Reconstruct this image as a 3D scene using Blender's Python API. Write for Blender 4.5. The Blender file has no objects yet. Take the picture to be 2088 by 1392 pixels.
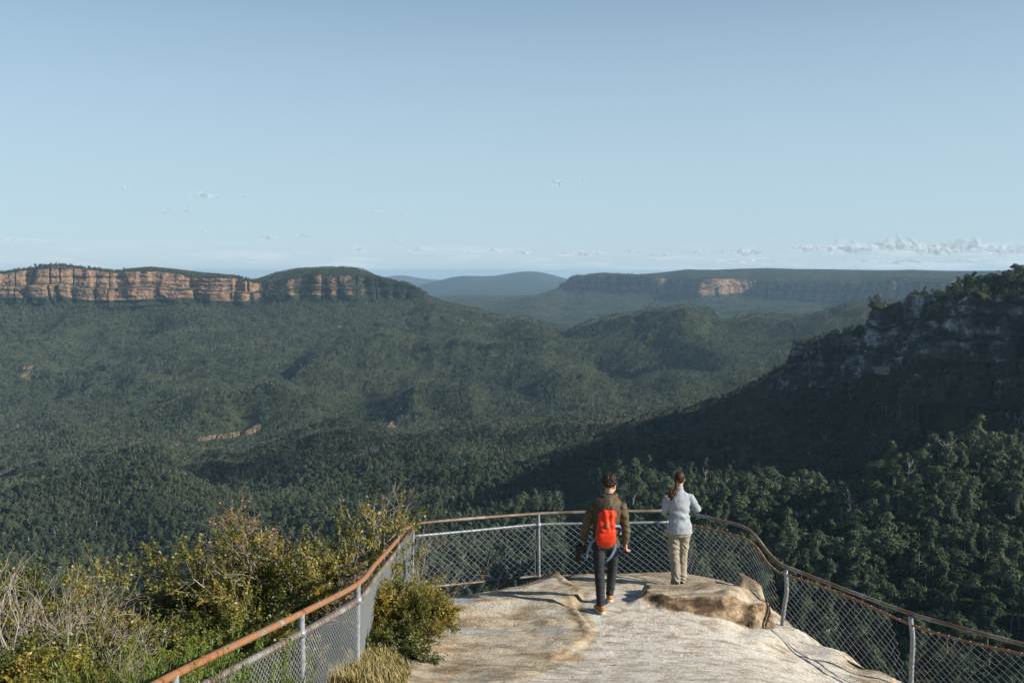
import bpy, math, random
import numpy as np
from mathutils import Vector, Matrix, Euler

# ------------------------------------------------------------------ camera
SC = bpy.context.scene
COL = SC.collection
F, CX, CY, HZ = 2030.0, 1044.0, 696.0, 555.0
CAMZ = 4.45
PITCH = math.atan((CY - HZ) / (F * 1.0))
cam_d = bpy.data.cameras.new('camera'); cam_d.sensor_width = 36; cam_d.lens = 35.0
cam_d.clip_start = 0.1; cam_d.clip_end = 120000
cam = bpy.data.objects.new('camera', cam_d); COL.objects.link(cam)
cam.location = (0, 0, CAMZ); cam.rotation_euler = (math.radians(90) - PITCH, 0, 0)
SC.camera = cam

# ------------------------------------------------------------------ light
SUN_AZ, SUN_EL = math.radians(107), math.radians(25.5)
sun_dir = Vector((math.sin(SUN_AZ) * math.cos(SUN_EL), math.cos(SUN_AZ) * math.cos(SUN_EL), math.sin(SUN_EL)))
sd = bpy.data.lights.new('sun', 'SUN'); sd.energy = 5.0; sd.angle = math.radians(0.5); sd.color = (1.0, 0.93, 0.82)
so = bpy.data.objects.new('sun', sd); COL.objects.link(so)
so.rotation_euler = sun_dir.to_track_quat('Z', 'Y').to_euler(); so.location = (30, -10, 40)

world = bpy.data.worlds.new('World'); SC.world = world; world.use_nodes = True
wn, wl = world.node_tree.nodes, world.node_tree.links
wn.clear()
w_out = wn.new('ShaderNodeOutputWorld'); w_bg = wn.new('ShaderNodeBackground')
sky = wn.new('ShaderNodeTexSky'); sky.sky_type = 'NISHITA'; sky.sun_disc = False
sky.sun_elevation = SUN_EL; sky.sun_rotation = SUN_AZ
sky.altitude = 900; sky.air_density = 1.0; sky.dust_density = 0.4; sky.ozone_density = 1.0
w_bg.inputs['Strength'].default_value = 0.07
hs = wn.new('ShaderNodeHueSaturation'); hs.inputs['Saturation'].default_value = 1.0; hs.inputs['Hue'].default_value = 0.5
tint = wn.new('ShaderNodeMix'); tint.data_type = 'RGBA'; tint.blend_type = 'MULTIPLY'; tint.inputs[0].default_value = 1.0
wl.new(sky.outputs[0], tint.inputs[6]); tint.inputs[7].default_value = (.84, 1.0, 1.02, 1); wl.new(tint.outputs[2], hs.inputs['Color'])
# thin bank of haze cloud low over the whole horizon, all the way round
tc = wn.new('ShaderNodeTexCoord'); sx = wn.new('ShaderNodeSeparateXYZ'); wl.new(tc.outputs['Generated'], sx.inputs[0])
mp = wn.new('ShaderNodeMapping'); mp.inputs['Scale'].default_value = (9, 9, 95); wl.new(tc.outputs['Generated'], mp.inputs[0])
nz = wn.new('ShaderNodeTexNoise'); nz.inputs['Scale'].default_value = 1.6; nz.inputs['Detail'].default_value = 7; nz.inputs['Roughness'].default_value = 0.62
wl.new(mp.outputs[0], nz.inputs['Vector'])
r1 = wn.new('ShaderNodeMapRange'); r1.inputs['From Min'].default_value = 0.46; r1.inputs['From Max'].default_value = 0.66; r1.interpolation_type = 'SMOOTHSTEP'
wl.new(nz.outputs[0], r1.inputs['Value'])
r2 = wn.new('ShaderNodeMapRange'); r2.inputs['From Min'].default_value = 0.034; r2.inputs['From Max'].default_value = 0.012
wl.new(sx.outputs['Z'], r2.inputs['Value'])
mm = wn.new('ShaderNodeMath'); mm.operation = 'MULTIPLY'; wl.new(r1.outputs[0], mm.inputs[0]); wl.new(r2.outputs[0], mm.inputs[1])
m2 = wn.new('ShaderNodeMath'); m2.operation = 'MULTIPLY'; wl.new(mm.outputs[0], m2.inputs[0]); m2.inputs[1].default_value = 0.75
mx = wn.new('ShaderNodeMix'); mx.data_type = 'RGBA'; wl.new(m2.outputs[0], mx.inputs['Factor'])
hz_r = wn.new('ShaderNodeMapRange'); hz_r.interpolation_type = 'SMOOTHERSTEP'; hz_r.inputs['From Min'].default_value = 0.50; hz_r.inputs['From Max'].default_value = -0.02; hz_r.inputs['To Max'].default_value = 0.84
wl.new(sx.outputs['Z'], hz_r.inputs['Value'])
hz_m = wn.new('ShaderNodeMix'); hz_m.data_type = 'RGBA'; wl.new(hz_r.outputs[0], hz_m.inputs['Factor']); wl.new(hs.outputs[0], hz_m.inputs[6]); hz_m.inputs[7].default_value = (4.45, 5.85, 7.0, 1)
wl.new(hz_m.outputs[2], mx.inputs[6]); mx.inputs[7].default_value = (6.0, 6.9, 7.6, 1)
wl.new(mx.outputs[2], w_bg.inputs['Color']); wl.new(w_bg.outputs[0], w_out.inputs['Surface'])

SC.view_settings.view_transform = 'Standard'; SC.view_settings.look = 'None'
SC.view_settings.gamma = 1.0; SC.view_settings.exposure = 0.68; SC.view_settings.use_curve_mapping = False
cy = SC.cycles
cy.max_bounces = 5; cy.diffuse_bounces = 2; cy.glossy_bounces = 2; cy.transmission_bounces = 2
cy.transparent_max_bounces = 24; cy.volume_bounces = 0; cy.use_denoising = True
cy.caustics_reflective = False; cy.caustics_refractive = False; cy.sample_clamp_indirect = 4.0

# ------------------------------------------------------------------ helpers
def P(px, py, Y):
    """point seen at photo pixel (px,py), Y metres forward of the camera"""
    a = (px - CX) / F; b = -(py - CY) / F
    dy = math.cos(PITCH) + b * math.sin(PITCH); dz = -math.sin(PITCH) + b * math.cos(PITCH)
    return Vector((a * Y / dy, Y, CAMZ + dz * Y / dy))
def Pv(px, py, Y):
    a = (px - CX) / F; b = -(py - CY) / F
    dy = math.cos(PITCH) + b * math.sin(PITCH); dz = -math.sin(PITCH) + b * math.cos(PITCH)
    return a * Y / dy, Y, CAMZ + dz * Y / dy
def proj(x, y, z):
    z = z - CAMZ
    d = y * math.cos(PITCH) - z * math.sin(PITCH)
    v = y * math.sin(PITCH) + z * math.cos(PITCH)
    return CX + F * x / d, CY - F * v / d, d

def tag(o, label=None, cat=None, group=None, kind=None):
    if label: o['label'] = label
    if cat: o['category'] = cat
    if group: o['group'] = group
    if kind: o['kind'] = kind
    return o
def empty(name, loc=(0, 0, 0), rz=0.0):
    o = bpy.data.objects.new(name, None); COL.objects.link(o)
    o.location = loc; o.rotation_euler = (0, 0, rz); o.empty_display_size = 0.2
    return o
def np_mesh(name, V, Fs, mats=(), smooth=False, attrs=None, mat_idx=None):
    """Fs: list of int arrays, each (n,k)"""
    V = np.asarray(V, dtype=np.float32).reshape(-1, 3)
    me = bpy.data.meshes.new(name)
    me.vertices.add(len(V)); me.vertices.foreach_set('co', V.ravel())
    Fs = [np.asarray(f, dtype=np.int32) for f in Fs if len(f)]
    loops = np.concatenate([f.ravel() for f in Fs]); cnt = np.concatenate([np.full(len(f), f.shape[1], dtype=np.int32) for f in Fs])
    me.loops.add(len(loops)); me.loops.foreach_set('vertex_index', loops)
    me.polygons.add(len(cnt)); me.polygons.foreach_set('loop_start', np.concatenate([[0], np.cumsum(cnt)[:-1]]).astype(np.int32))
    if smooth: me.polygons.foreach_set('use_smooth', np.ones(len(cnt), dtype=bool))
    if mat_idx is not None: me.polygons.foreach_set('material_index', np.asarray(mat_idx, dtype=np.int32))
    for m in mats: me.materials.append(m)
    if attrs:
        for k, (dom, typ, arr) in attrs.items():
            at = me.attributes.new(k, typ, dom)
            at.data.foreach_set('vector' if typ == 'FLOAT_VECTOR' else 'value', np.asarray(arr).ravel())
    me.update(calc_edges=True)
    return me
def obj(name, me, parent=None, link=True):
    o = bpy.data.objects.new(name, me)
    if link: COL.objects.link(o)
    if parent is not None: o.parent = parent
    return o

# --- noise (numpy)
_rs = np.random.RandomState(7)
_perm = _rs.permutation(65536)
def _h(ix, iy, iz, s):
    n = (ix * 73856093) ^ (iy * 19349663) ^ (iz * 83492791) ^ (s * 2654435761 & 0x7fffffff)
    n = (n ^ (n >> 13)) & 0x7fffffff
    n = (n * 1274126177) & 0x7fffffff
    return ((n ^ (n >> 16)) & 0xffff) / 65535.0
def vnoise(x, y, z=0.0, s=0):
    x, y, z = np.broadcast_arrays(np.asarray(x, dtype=np.float64), np.asarray(y, dtype=np.float64), np.asarray(z, dtype=np.float64))
    ix, iy, iz = np.floor(x).astype(np.int64), np.floor(y).astype(np.int64), np.floor(z).astype(np.int64)
    fx, fy, fz = x - ix, y - iy, z - iz
    fx, fy, fz = fx * fx * (3 - 2 * fx), fy * fy * (3 - 2 * fy), fz * fz * (3 - 2 * fz)
    def L(a, b, t): return a + (b - a) * t
    c = [_h(ix + i, iy + j, iz + k, s) for k in (0, 1) for j in (0, 1) for i in (0, 1)]
    return L(L(L(c[0], c[1], fx), L(c[2], c[3], fx), fy), L(L(c[4], c[5], fx), L(c[6], c[7], fx), fy), fz) * 2 - 1
def fbm(x, y, z=0.0, s=0, o=4, g=0.5):
    t = 0; a = 1; n = 0; f = 1.0
    for i in range(o):
        t = t + a * vnoise(np.asarray(x) * f, np.asarray(y) * f, np.asarray(z) * f, s + i * 17); n += a; a *= g; f *= 2.03
    return t / n
def ridged(x, y, s=0, o=3):
    t = 0; a = 1; n = 0; f = 1.0
    for i in range(o):
        t = t + a * (1 - np.abs(vnoise(x * f, y * f, 0, s + i * 11)) * 2); n += a; a *= .5; f *= 2.1
    return t / n
def sstep(a, b, x):
    t = np.clip((x - a) / (b - a), 0, 1); return t * t * (3 - 2 * t)

# --- materials
class NT:
    def __init__(s, name):
        s.m = bpy.data.materials.new(name); s.m.use_nodes = True
        s.n = s.m.node_tree.nodes; s.l = s.m.node_tree.links; s.n.clear()
        s.out = s.n.new('ShaderNodeOutputMaterial')
    def new(s, t, **kw):
        x = s.n.new(t)
        for k, v in kw.items():
            setattr(x, k, v)
        return x
    def set(s, node, **kw):
        for k, v in kw.items(): node.inputs[k.replace('_', ' ')].default_value = v
        return node
    def link(s, a, b): s.l.new(a, b)
    def noise(s, vec, scale, detail=5, rough=0.55, dist=0.0):
        n = s.new('ShaderNodeTexNoise'); n.inputs['Scale'].default_value = scale; n.inputs['Detail'].default_value = detail
        n.inputs['Roughness'].default_value = rough; n.inputs['Distortion'].default_value = dist
        if vec is not None: s.link(vec, n.inputs['Vector'])
        return n.outputs[0]
    def ramp(s, fac, stops, interp='LINEAR'):
        r = s.new('ShaderNodeValToRGB'); r.color_ramp.interpolation = interp
        e = r.color_ramp.elements
        while len(e) < len(stops): e.new(0.5)
        for i, (p, c) in enumerate(stops): e[i].position = p; e[i].color = (*c, 1) if len(c) == 3 else c
        s.link(fac, r.inputs[0]); return r.outputs[0]
    def rng(s, v, a, b, c=0.0, d=1.0):
        r = s.new('ShaderNodeMapRange'); r.inputs[1].default_value = a; r.inputs[2].default_value = b
        r.inputs[3].default_value = c; r.inputs[4].default_value = d; s.link(v, r.inputs[0]); return r.outputs[0]
    def math(s, op, a, b=None):
        m = s.new('ShaderNodeMath'); m.operation = op
        for i, v in enumerate((a, b)):
            if v is None: continue
            if isinstance(v, (int, float)): m.inputs[i].default_value = v
            else: s.link(v, m.inputs[i])
        return m.outputs[0]
    def mix(s, fac, a, b, bt='MIX'):
        m = s.new('ShaderNodeMix'); m.data_type = 'RGBA'; m.blend_type = bt
        for sock, v in ((m.inputs[0], fac), (m.inputs[6], a), (m.inputs[7], b)):
            if isinstance(v, (int, float)): sock.default_value = v
            elif isinstance(v, tuple): sock.default_value = (*v, 1) if len(v) == 3 else v
            else: s.link(v, sock)
        return m.outputs[2]
    def obj(s): return s.new('ShaderNodeTexCoord').outputs['Object']
    def mapped(s, vec, scale):
        m = s.new('ShaderNodeMapping'); m.inputs['Scale'].default_value = scale; s.link(vec, m.inputs[0]); return m.outputs[0]
    def pos(s): return s.new('ShaderNodeNewGeometry').outputs['Position']
    def attr(s, name):
        a = s.new('ShaderNodeAttribute'); a.attribute_name = name; return a.outputs['Fac']
    def bump(s, h, dist=0.01, strength=0.6):
        b = s.new('ShaderNodeBump'); b.inputs['Distance'].default_value = dist; b.inputs['Strength'].default_value = strength
        s.link(h, b.inputs['Height']); return b.outputs[0]
    def principled(s, color, rough=0.7, normal=None, metal=0.0, spec=0.3):
        p = s.new('ShaderNodeBsdfPrincipled')
        if isinstance(color, tuple): p.inputs['Base Color'].default_value = (*color, 1)
        else: s.link(color, p.inputs['Base Color'])
        if isinstance(rough, (int, float)): p.inputs['Roughness'].default_value = rough
        else: s.link(rough, p.inputs['Roughness'])
        p.inputs['Metallic'].default_value = metal; p.inputs['Specular IOR Level'].default_value = spec
        if normal is not None: s.link(normal, p.inputs['Normal'])
        s.link(p.outputs[0], s.out.inputs['Surface']); return p

def leaf_mat(name, stops, trans=0.25, wscale=0.0055, use_world=True, gain=1.0):
    t = NT(name)
    oi = t.new('ShaderNodeObjectInfo').outputs['Random']
    a = t.attr('tint')
    v = t.math('ADD', t.math('MULTIPLY', a, 0.38), t.math('MULTIPLY', oi, 0.30))
    wnz = t.noise(t.pos(), wscale, 4, 0.6)
    v = t.math('ADD', v, t.math('MULTIPLY', t.rng(wnz, 0.35, 0.65), 0.32))
    c = t.ramp(v, stops)
    d = t.new('ShaderNodeBsdfDiffuse'); t.link(c, d.inputs[0])
    tr = t.new('ShaderNodeBsdfTranslucent'); t.link(c, tr.inputs[0])
    m = t.new('ShaderNodeMixShader'); m.inputs[0].default_value = trans
    t.link(d.outputs[0], m.inputs[1]); t.link(tr.outputs[0], m.inputs[2]); t.link(m.outputs[0], t.out.inputs['Surface'])
    return t.m
M = {}
M['forest_leaf'] = leaf_mat('forest_leaf', [(0.0, (.009, .018, .013)), (0.25, (.030, .047, .028)), (0.5, (.074, .100, .058)), (0.75, (.122, .145, .084)), (1.0, (.18, .178, .10))], 0.22)
t = NT('pale_bark'); n = t.noise(t.obj(), 2.5, 4); t.principled(t.ramp(n, [(0.3, (.10, .085, .07)), (0.7, (.26, .24, .20))]), 0.85); M['bark'] = t.m
t = NT('dead_wood'); n = t.noise(t.obj(), 2.5, 4); t.principled(t.ramp(n, [(0.3, (.30, .28, .25)), (0.7, (.55, .52, .48))]), 0.85); M['deadwood'] = t.m

# ------------------------------------------------------------------ tubes
def tubes(paths, radii, sides=5, close=True):
    """many polylines -> (V, quads). paths: list of (n,3); radii: list of (n,)"""
    Vs, Fs, off = [], [], 0
    ang = np.linspace(0, 2 * np.pi, sides, endpoint=False)
    for p, r in zip(paths, radii):
        p = np.asarray(p, float); n = len(p); r = np.broadcast_to(np.asarray(r, float), (n,))
        tn = np.gradient(p, axis=0); tn /= np.linalg.norm(tn, axis=1, keepdims=True) + 1e-9
        ref = np.array([0, 0, 1.0]) if abs(tn[:, 2]).mean() < 0.8 else np.array([1.0, 0, 0])
        u = np.cross(tn, ref); u /= np.linalg.norm(u, axis=1, keepdims=True) + 1e-9
        v = np.cross(u, tn)
        ring = p[:, None, :] + r[:, None, None] * (np.cos(ang)[None, :, None] * u[:, None, :] + np.sin(ang)[None, :, None] * v[:, None, :])
        Vs.append(ring.reshape(-1, 3))
        i = np.arange(n - 1)[:, None] * sides; j = np.arange(sides)[None, :]; j2 = (j + 1) % sides
        q = np.stack([i + j, i + sides + j, i + sides + j2, i + j2], axis=-1).reshape(-1, 4) + off
        Fs.append(q)
        if close:
            for e in (0, n - 1):
                c = off + n * sides + (0 if e == 0 else 1)
                Vs.append(p[e][None, :])
                a_ = off + e * sides + np.arange(sides); b_ = off + e * sides + (np.arange(sides) + 1) % sides
                tri = np.stack([a_, b_, np.full(sides, c)], axis=1) if e == 0 else np.stack([b_, a_, np.full(sides, c)], axis=1)
                Fs.append(tri)
            off += n * sides + 2
        else:
            off += n * sides
    V = np.concatenate(Vs)
    q = [f for f in Fs if f.shape[1] == 4]; tr = [f for f in Fs if f.shape[1] == 3]
    return V, [np.concatenate(q)] + ([np.concatenate(tr)] if tr else [])
def spline(pts, n=8):
    p = np.asarray(pts, float); out = []
    P_ = np.vstack([2 * p[0] - p[1], p, 2 * p[-1] - p[-2]])
    for i in range(1, len(P_) - 2):
        a, b, c, d = P_[i - 1], P_[i], P_[i + 1], P_[i + 2]
        for t_ in np.linspace(0, 1, n, endpoint=False):
            out.append(.5 * (2 * b + (c - a) * t_ + (2 * a - 5 * b + 4 * c - d) * t_ ** 2 + (3 * b - a - 3 * c + d) * t_ ** 3))
    out.append(p[-1]); return np.array(out)
def leafcards(C, Nrm, size, rs, aspect=1.0, jit=0.8):
    """C centres (n,3), Nrm outward normals, size (n,)"""
    n = len(C)
    nn = Nrm + rs.normal(0, jit, (n, 3)); nn /= np.linalg.norm(nn, axis=1, keepdims=True) + 1e-9
    u = np.cross(nn, rs.normal(0, 1, (n, 3))); u /= np.linalg.norm(u, axis=1, keepdims=True) + 1e-9
    v = np.cross(nn, u); s = np.broadcast_to(size, (n,))[:, None] * .5
    V = np.stack([C - u * s - v * s * aspect * .4, C + v * s * aspect, C + u * s - v * s * .3 * aspect, C - v * s * aspect], axis=1)
    return V.reshape(-1, 3), np.arange(n * 4).reshape(n, 4)
# ------------------------------------------------------------------ terrain: feature lines (column, forward distance, row, canopy height)
CAN = 13.0
def line(pts, can=CAN):
    """returns u (=F*x/Y+CX), Y, z, canopy arrays"""
    out = []
    for p in pts:
        px, Y, py = p[:3]; c = p[3] if len(p) > 3 else can
        x, y, z = Pv(px, py, Y)
        out.append((CX + F * x / Y, Y, z - c, c))
    return np.array(out, float)
def zline(pts, can=CAN):
    return np.array([(px, Y, z, can) for px, Y, z in pts], float)
LINES = [
 zline([(-400, 16, -55), (4000, 16, -55)]),
 zline([(-400, 60, -140), (1000, 60, -110), (4000, 60, -90)]),
 zline([(-400, 200, -225), (400, 200, -205), (1000, 180, -130), (2088, 150, -110), (4000, 150, -100)]),
 line([(-400,600,1400),(0,600,1400),(400,540,1400),(700,430,1400),(1000,330,1400),(1500,290,1400),(2088,262,1400),(2850,245,1350),(4000,220,1300)]),
 line([(-400,960,1120),(0,960,1115),(250,950,1120),(400,880,1130),(600,780,1135),(800,620,1130),(1200,470,1120),(1500,410,1100),(1700,380,1110),(1950,380,1060),(2600,370,1060),(2850,330,1050),(4000,270,1000)]),
 line([(-400,1100,1060),(0,1080,1005),(100,1120,985),(250,1150,963),(380,1120,990),(500,1050,1020),(700,950,1020),(1000,760,1020),(1300,600,1010),(1500,540,1005),(1680,490,1010),(1750,480,975),(1830,470,918),(1950,470,903),(2088,490,893),(2600,460,880),(2850,380,880),(4000,310,850)]),
 line([(-400,1400,1040),(0,1330,1015),(120,1370,1012),(250,1390,1003),(400,1290,985),(600,1230,982),(800,1150,966),(1000,1000,940),(1300,850,915),(1500,760,930),(1690,680,975),(1750,640,985),(1830,600,985),(1950,590,960),(2088,580,940),(2600,540,900),(2850,430,880),(4000,350,820)]),
 line([(-400,1480,1000),(0,1480,992),(250,1440,975),(300,1420,968),(370,1400,955),(430,1400,935),(500,1400,908),(560,1410,890),(640,1430,878),(730,1440,888),(800,1440,903),(900,1440,925),(1000,1400,925),(1180,1370,885),(1300,1330,872),(1400,1280,862),(1500,1210,838),(1610,1150,792),(1700,1080,778),(1800,960,735),(1860,880,725),(1950,740,727),(2088,680,728),(2600,590,760),(2850,490,760),(4000,400,700)]),
 line([(-400,1620,990),(0,1660,975),(150,1660,955),(300,1650,925),(380,1650,940),(450,1750,945),(560,1780,940),(640,1780,930),(740,1740,920),(800,1700,898),(900,1620,905),(1000,1520,895),(1100,1470,872),(1180,1420,853),(1300,1370,848,10),(1400,1320,838,8),(1500,1250,797,7),(1602,1190,738,5),(1612,1180,704,5),(1650,1150,694,5),(1700,1120,684,5),(1745,1060,680,4),(1768,1030,665,4),(1785,1010,624,3),(1800,1000,612,3),(1825,980,622,3),(1850,960,602,3),(1870,920,600,4),(1903,800,600,5),(1925,780,572,12),(1960,760,560,14),(2040,735,553,15),(2088,730,545,15),(2600,640,510),(2850,540,490),(3300,460,480),(4000,420,480)]),
 line([(-400,1790,975),(0,1820,962),(130,1860,940),(340,1950,902),(480,2000,884),(700,2050,874),(800,2080,862),(900,2050,868),(1000,2000,880),(1200,1950,890),(1600,1900,900),(2088,1700,920),(4000,1500,950)]),
 line([(-400,2400,870),(0,2400,852),(200,2450,822),(400,2500,802),(600,2550,792),(760,2520,770),(860,2500,758),(1000,2500,790),(1200,2500,765),(1500,2450,745),(1800,2400,760),(4000,2400,760)]),
 line([(-400,3100,715),(0,3100,712),(400,3100,702),(800,3000,692),(1000,2900,702),(1150,2850,705),(1400,2800,685),(1800,2750,680),(4000,2700,680)]),
 line([(-400,3450,602),(0,3530,605),(57,3545,607),(150,3565,605),(200,3580,613),(300,3605,610),(400,3630,607),(480,3650,614),(520,3660,608),(600,3680,602),(700,3705,602),(800,3730,602),(850,3745,600),(870,3740,603),(900,3700,613),(950,3600,626),(1000,3480,638),(1050,3350,645),(1090,3220,656),(1150,3200,668),(1200,3200,667),(1240,3180,661),(1290,3150,650),(1340,3120,634),(1380,3100,627),(1430,3100,631),(1480,3100,638),(1560,3150,633),(1640,3180,642),(1700,3200,628),(1760,3200,603),(1800,3200,588),(1900,3300,575),(2600,3300,570),(4000,3300,570)]),
 line([(-400,3540,560,5),(0,3620,559,5),(57,3635,552,5),(100,3645,543,5),(150,3655,546,5),(200,3670,553,5),(240,3680,555,5),(300,3695,553,5),(380,3715,566,5),(455,3733,568,5),(500,3745,573,5),(525,3750,577,5),(575,3765,574,5),(646,3785,560,5),(718,3800,562,5),(766,3815,568,5),(830,3825,582,6),(860,3825,594,8),(880,3800,608),(900,3780,618),(950,3680,634),(1000,3560,648),(1050,3430,656),(1150,3280,680),(1240,3250,674),(1380,3170,640),(1480,3180,650),(1640,3260,655),(1760,3270,616),(1800,3280,600),(4000,3380,580)]),
 line([(-400,4250,556,6),(0,4250,556,6),(30,4250,551,6),(57,4250,547,6),(100,4230,541,6),(130,4220,543,6),(200,4200,551,6),(240,4190,553,6),(270,4200,547,6),(310,4200,544,6),(360,4170,549,6),(420,4120,556,6),(480,4080,561,6),(505,4080,570,6),(530,4080,567,6),(560,4080,556,6),(600,4080,547,6),(640,4080,544,6),(700,4080,543,6),(735,4060,546,6),(765,4040,560,6),(790,4020,567,6),(830,3960,578,6),(850,3920,589),(865,3900,601),(890,3860,615),(950,3760,645),(1000,3680,665),(1150,3600,700),(1380,3500,675),(1640,3500,680),(1760,3600,640),(4000,3700,640)]),
 zline([(-400, 4900, -160), (800, 4700, -190), (900, 4500, -230), (1200, 4400, -250), (2000, 4400, -250), (4000, 4400, -250)]),
 line([(-400,5500,670),(850,5400,640),(1000,5400,642),(1150,5400,662),(1260,5300,655),(1400,5200,652),(1550,5100,640),(1800,5000,640),(4000,5000,640)]),
 line([(-400,6500,630),(850,6500,622),(1000,6500,628),(1060,6450,614),(1100,7000,603),(1150,7500,590),(1200,7420,587),(1300,7150,595),(1370,7000,600),(1430,6600,602),(1550,6750,602),(1650,6300,612),(1750,6050,612),(1800,5600,618),(2088,5350,622),(4000,5300,622)]),
 line([(-400,6700,632),(850,6700,624),(1000,6700,627),(1060,6600,612),(1100,7150,602),(1140,7600,588,6),(1150,7610,577,6),(1165,7600,567,6),(1200,7520,563,6),(1260,7380,563,6),(1350,7150,567,6),(1430,6720,571,6),(1540,6870,572,6),(1600,6600,575,6),(1750,6170,577,6),(1800,5720,572,6),(1880,5650,574,6),(2088,5470,570,6),(4000,5420,570,6)]),
 line([(-400,7400,625),(850,7400,616),(1000,7400,617),(1060,7400,612),(1110,7450,604),(1145,7900,590),(1160,7900,566,6),(1175,7900,561,6),(1190,7900,562,6),(1200,7900,559,6),(1230,7900,556,6),(1260,7900,558,6),(1300,7900,560,6),(1350,7900,556,6),(1400,8000,550,6),(1460,8000,551,6),(1500,8000,549,6),(1560,8000,547,6),(1620,8000,549,6),(1700,8000,550,6),(1800,8200,552,6),(1860,8200,551,6),(1930,8500,553,6),(4000,8500,553,6)]),
 zline([(-400, 9500, -240), (850, 9500, -230), (1130, 9500, -215), (1200, 9500, -120), (4000, 9500, -60)], 8),
 line([(-400,12500,603,0),(800,12500,603,0),(880,12500,605,0),(960,12500,600,0),(1040,12500,603,0),(1150,12500,600,0),(4000,12500,600,0)]),
 line([(-400,17500,590,0),(740,17500,590,0),(850,17500,584,0),(870,17500,577,0),(895,17500,572,0),(920,17500,565,0),(945,17500,562,0),(985,17500,563,0),(1010,17500,562,0),(1040,17500,557,0),(1060,17500,554,0),(1085,17500,553,0),(1110,17500,556,0),(1130,17500,561,0),(1150,17500,567,0),(1200,17500,575,0),(4000,17500,580,0)]),
 line([(-400,20500,590,0),(4000,20500,590,0)]),
 line([(-400,25000,572,0),(740,25000,570,0),(780,25000,566,0),(800,25000,562,0),(825,25000,561,0),(850,25000,566,0),(880,25000,570,0),(950,25000,572,0),(4000,25000,572,0)]),
 zline([(-400, 29000, -210), (4000, 29000, -210)], 0),
]
UG = np.arange(-400, 4001, 4.0)                 # columns of the height table
NW = 760
WG = np.linspace(math.log(16.0), math.log(29000.0), NW)
def gauss(a, s):
    k = np.arange(-int(3 * s), int(3 * s) + 1); w = np.exp(-.5 * (k / s) ** 2); w /= w.sum()
    return np.convolve(np.pad(a, len(k) // 2, mode='edge'), w, mode='valid')
LW = np.array([np.log(gauss(np.interp(UG, l[:, 0], l[:, 1]), 2.0)) for l in LINES])
LZ = np.array([gauss(np.interp(UG, l[:, 0], l[:, 2]), 0.9) for l in LINES])
LC_ = np.array([gauss(np.interp(UG, l[:, 0], l[:, 3]), 1.0) for l in LINES])
for i in range(1, len(LW)): LW[i] = np.maximum(LW[i], LW[i - 1] + 0.003)
LW[-1] = WG[-1]; LW[0] = WG[0]
h = np.diff(LW, axis=0); dl = np.diff(LZ, axis=0) / h
mS = np.zeros_like(LZ)
for i in range(1, len(LZ) - 1):
    same = dl[i - 1] * dl[i] > 0
    w1 = 2 * h[i] + h[i - 1]; w2 = h[i] + 2 * h[i - 1]
    with np.errstate(divide='ignore', invalid='ignore'):
        mS[i] = np.where(same, (w1 + w2) / (w1 / dl[i - 1] + w2 / dl[i]), 0)
mS[0] = dl[0]; mS[-1] = dl[-1]
ZT = np.zeros((len(UG), NW)); CT = np.zeros((len(UG), NW))
for i in range(len(LZ) - 1):
    T = (WG[None, :] - LW[i][:, None]) / h[i][:, None]
    msk = (T >= 0) & (T <= 1); T = np.clip(T, 0, 1)
    z = ((1 + 2 * T) * (1 - T) ** 2 * LZ[i][:, None] + T * (1 - T) ** 2 * (h[i] * mS[i])[:, None]
         + T * T * (3 - 2 * T) * LZ[i + 1][:, None] + T * T * (T - 1) * (h[i] * mS[i + 1])[:, None])
    ZT = np.where(msk, z, ZT); CT = np.where(msk, LC_[i][:, None] * (1 - T) + LC_[i + 1][:, None] * T, CT)
def tab(T, x, y):
    u = np.clip((CX + F * x / y - UG[0]) / 4.0, 0, len(UG) - 1.001); w = np.clip((np.log(y) - WG[0]) / (WG[1] - WG[0]), 0, NW - 1.001)
    iu, iw = u.astype(int), w.astype(int); fu, fw = u - iu, w - iw
    return (T[iu, iw] * (1 - fu) + T[iu + 1, iw] * fu) * (1 - fw) + (T[iu, iw + 1] * (1 - fu) + T[iu + 1, iw + 1] * fu) * fw
def rough(x, y):
    """gullies and spurs worn into the slopes, fading out near the crest lines drawn against the sky"""
    amp = 66 * sstep(1900, 2300, y) * (1 - sstep(3300, 3650, y)) + 15 * sstep(500, 900, y) * (1 - sstep(1500, 1900, y)) \
        + 34 * sstep(4500, 4900, y) * (1 - sstep(5300, 5900, y)) + 30 * sstep(12800, 15500, y) * (1 - sstep(16900, 17400, y)) + 1.5
    u_ = CX + F * x / y
    amp = amp + 34 * sstep(1180, 1400, y) * (1 - sstep(1950, 2150, y)) * sstep(1150, 850, u_)
    wx = x + 90 * fbm(x / 300, y / 300, 0, 3, 2); wy = y * .62 + 90 * fbm(x / 300, y / 300, 0, 9, 2)
    sc = np.where(y > 12000, 1100.0, np.where(y > 4600, 520.0, 330.0))
    return amp * (ridged(wx / sc, wy / sc, 5, 4) - 0.35)
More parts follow.
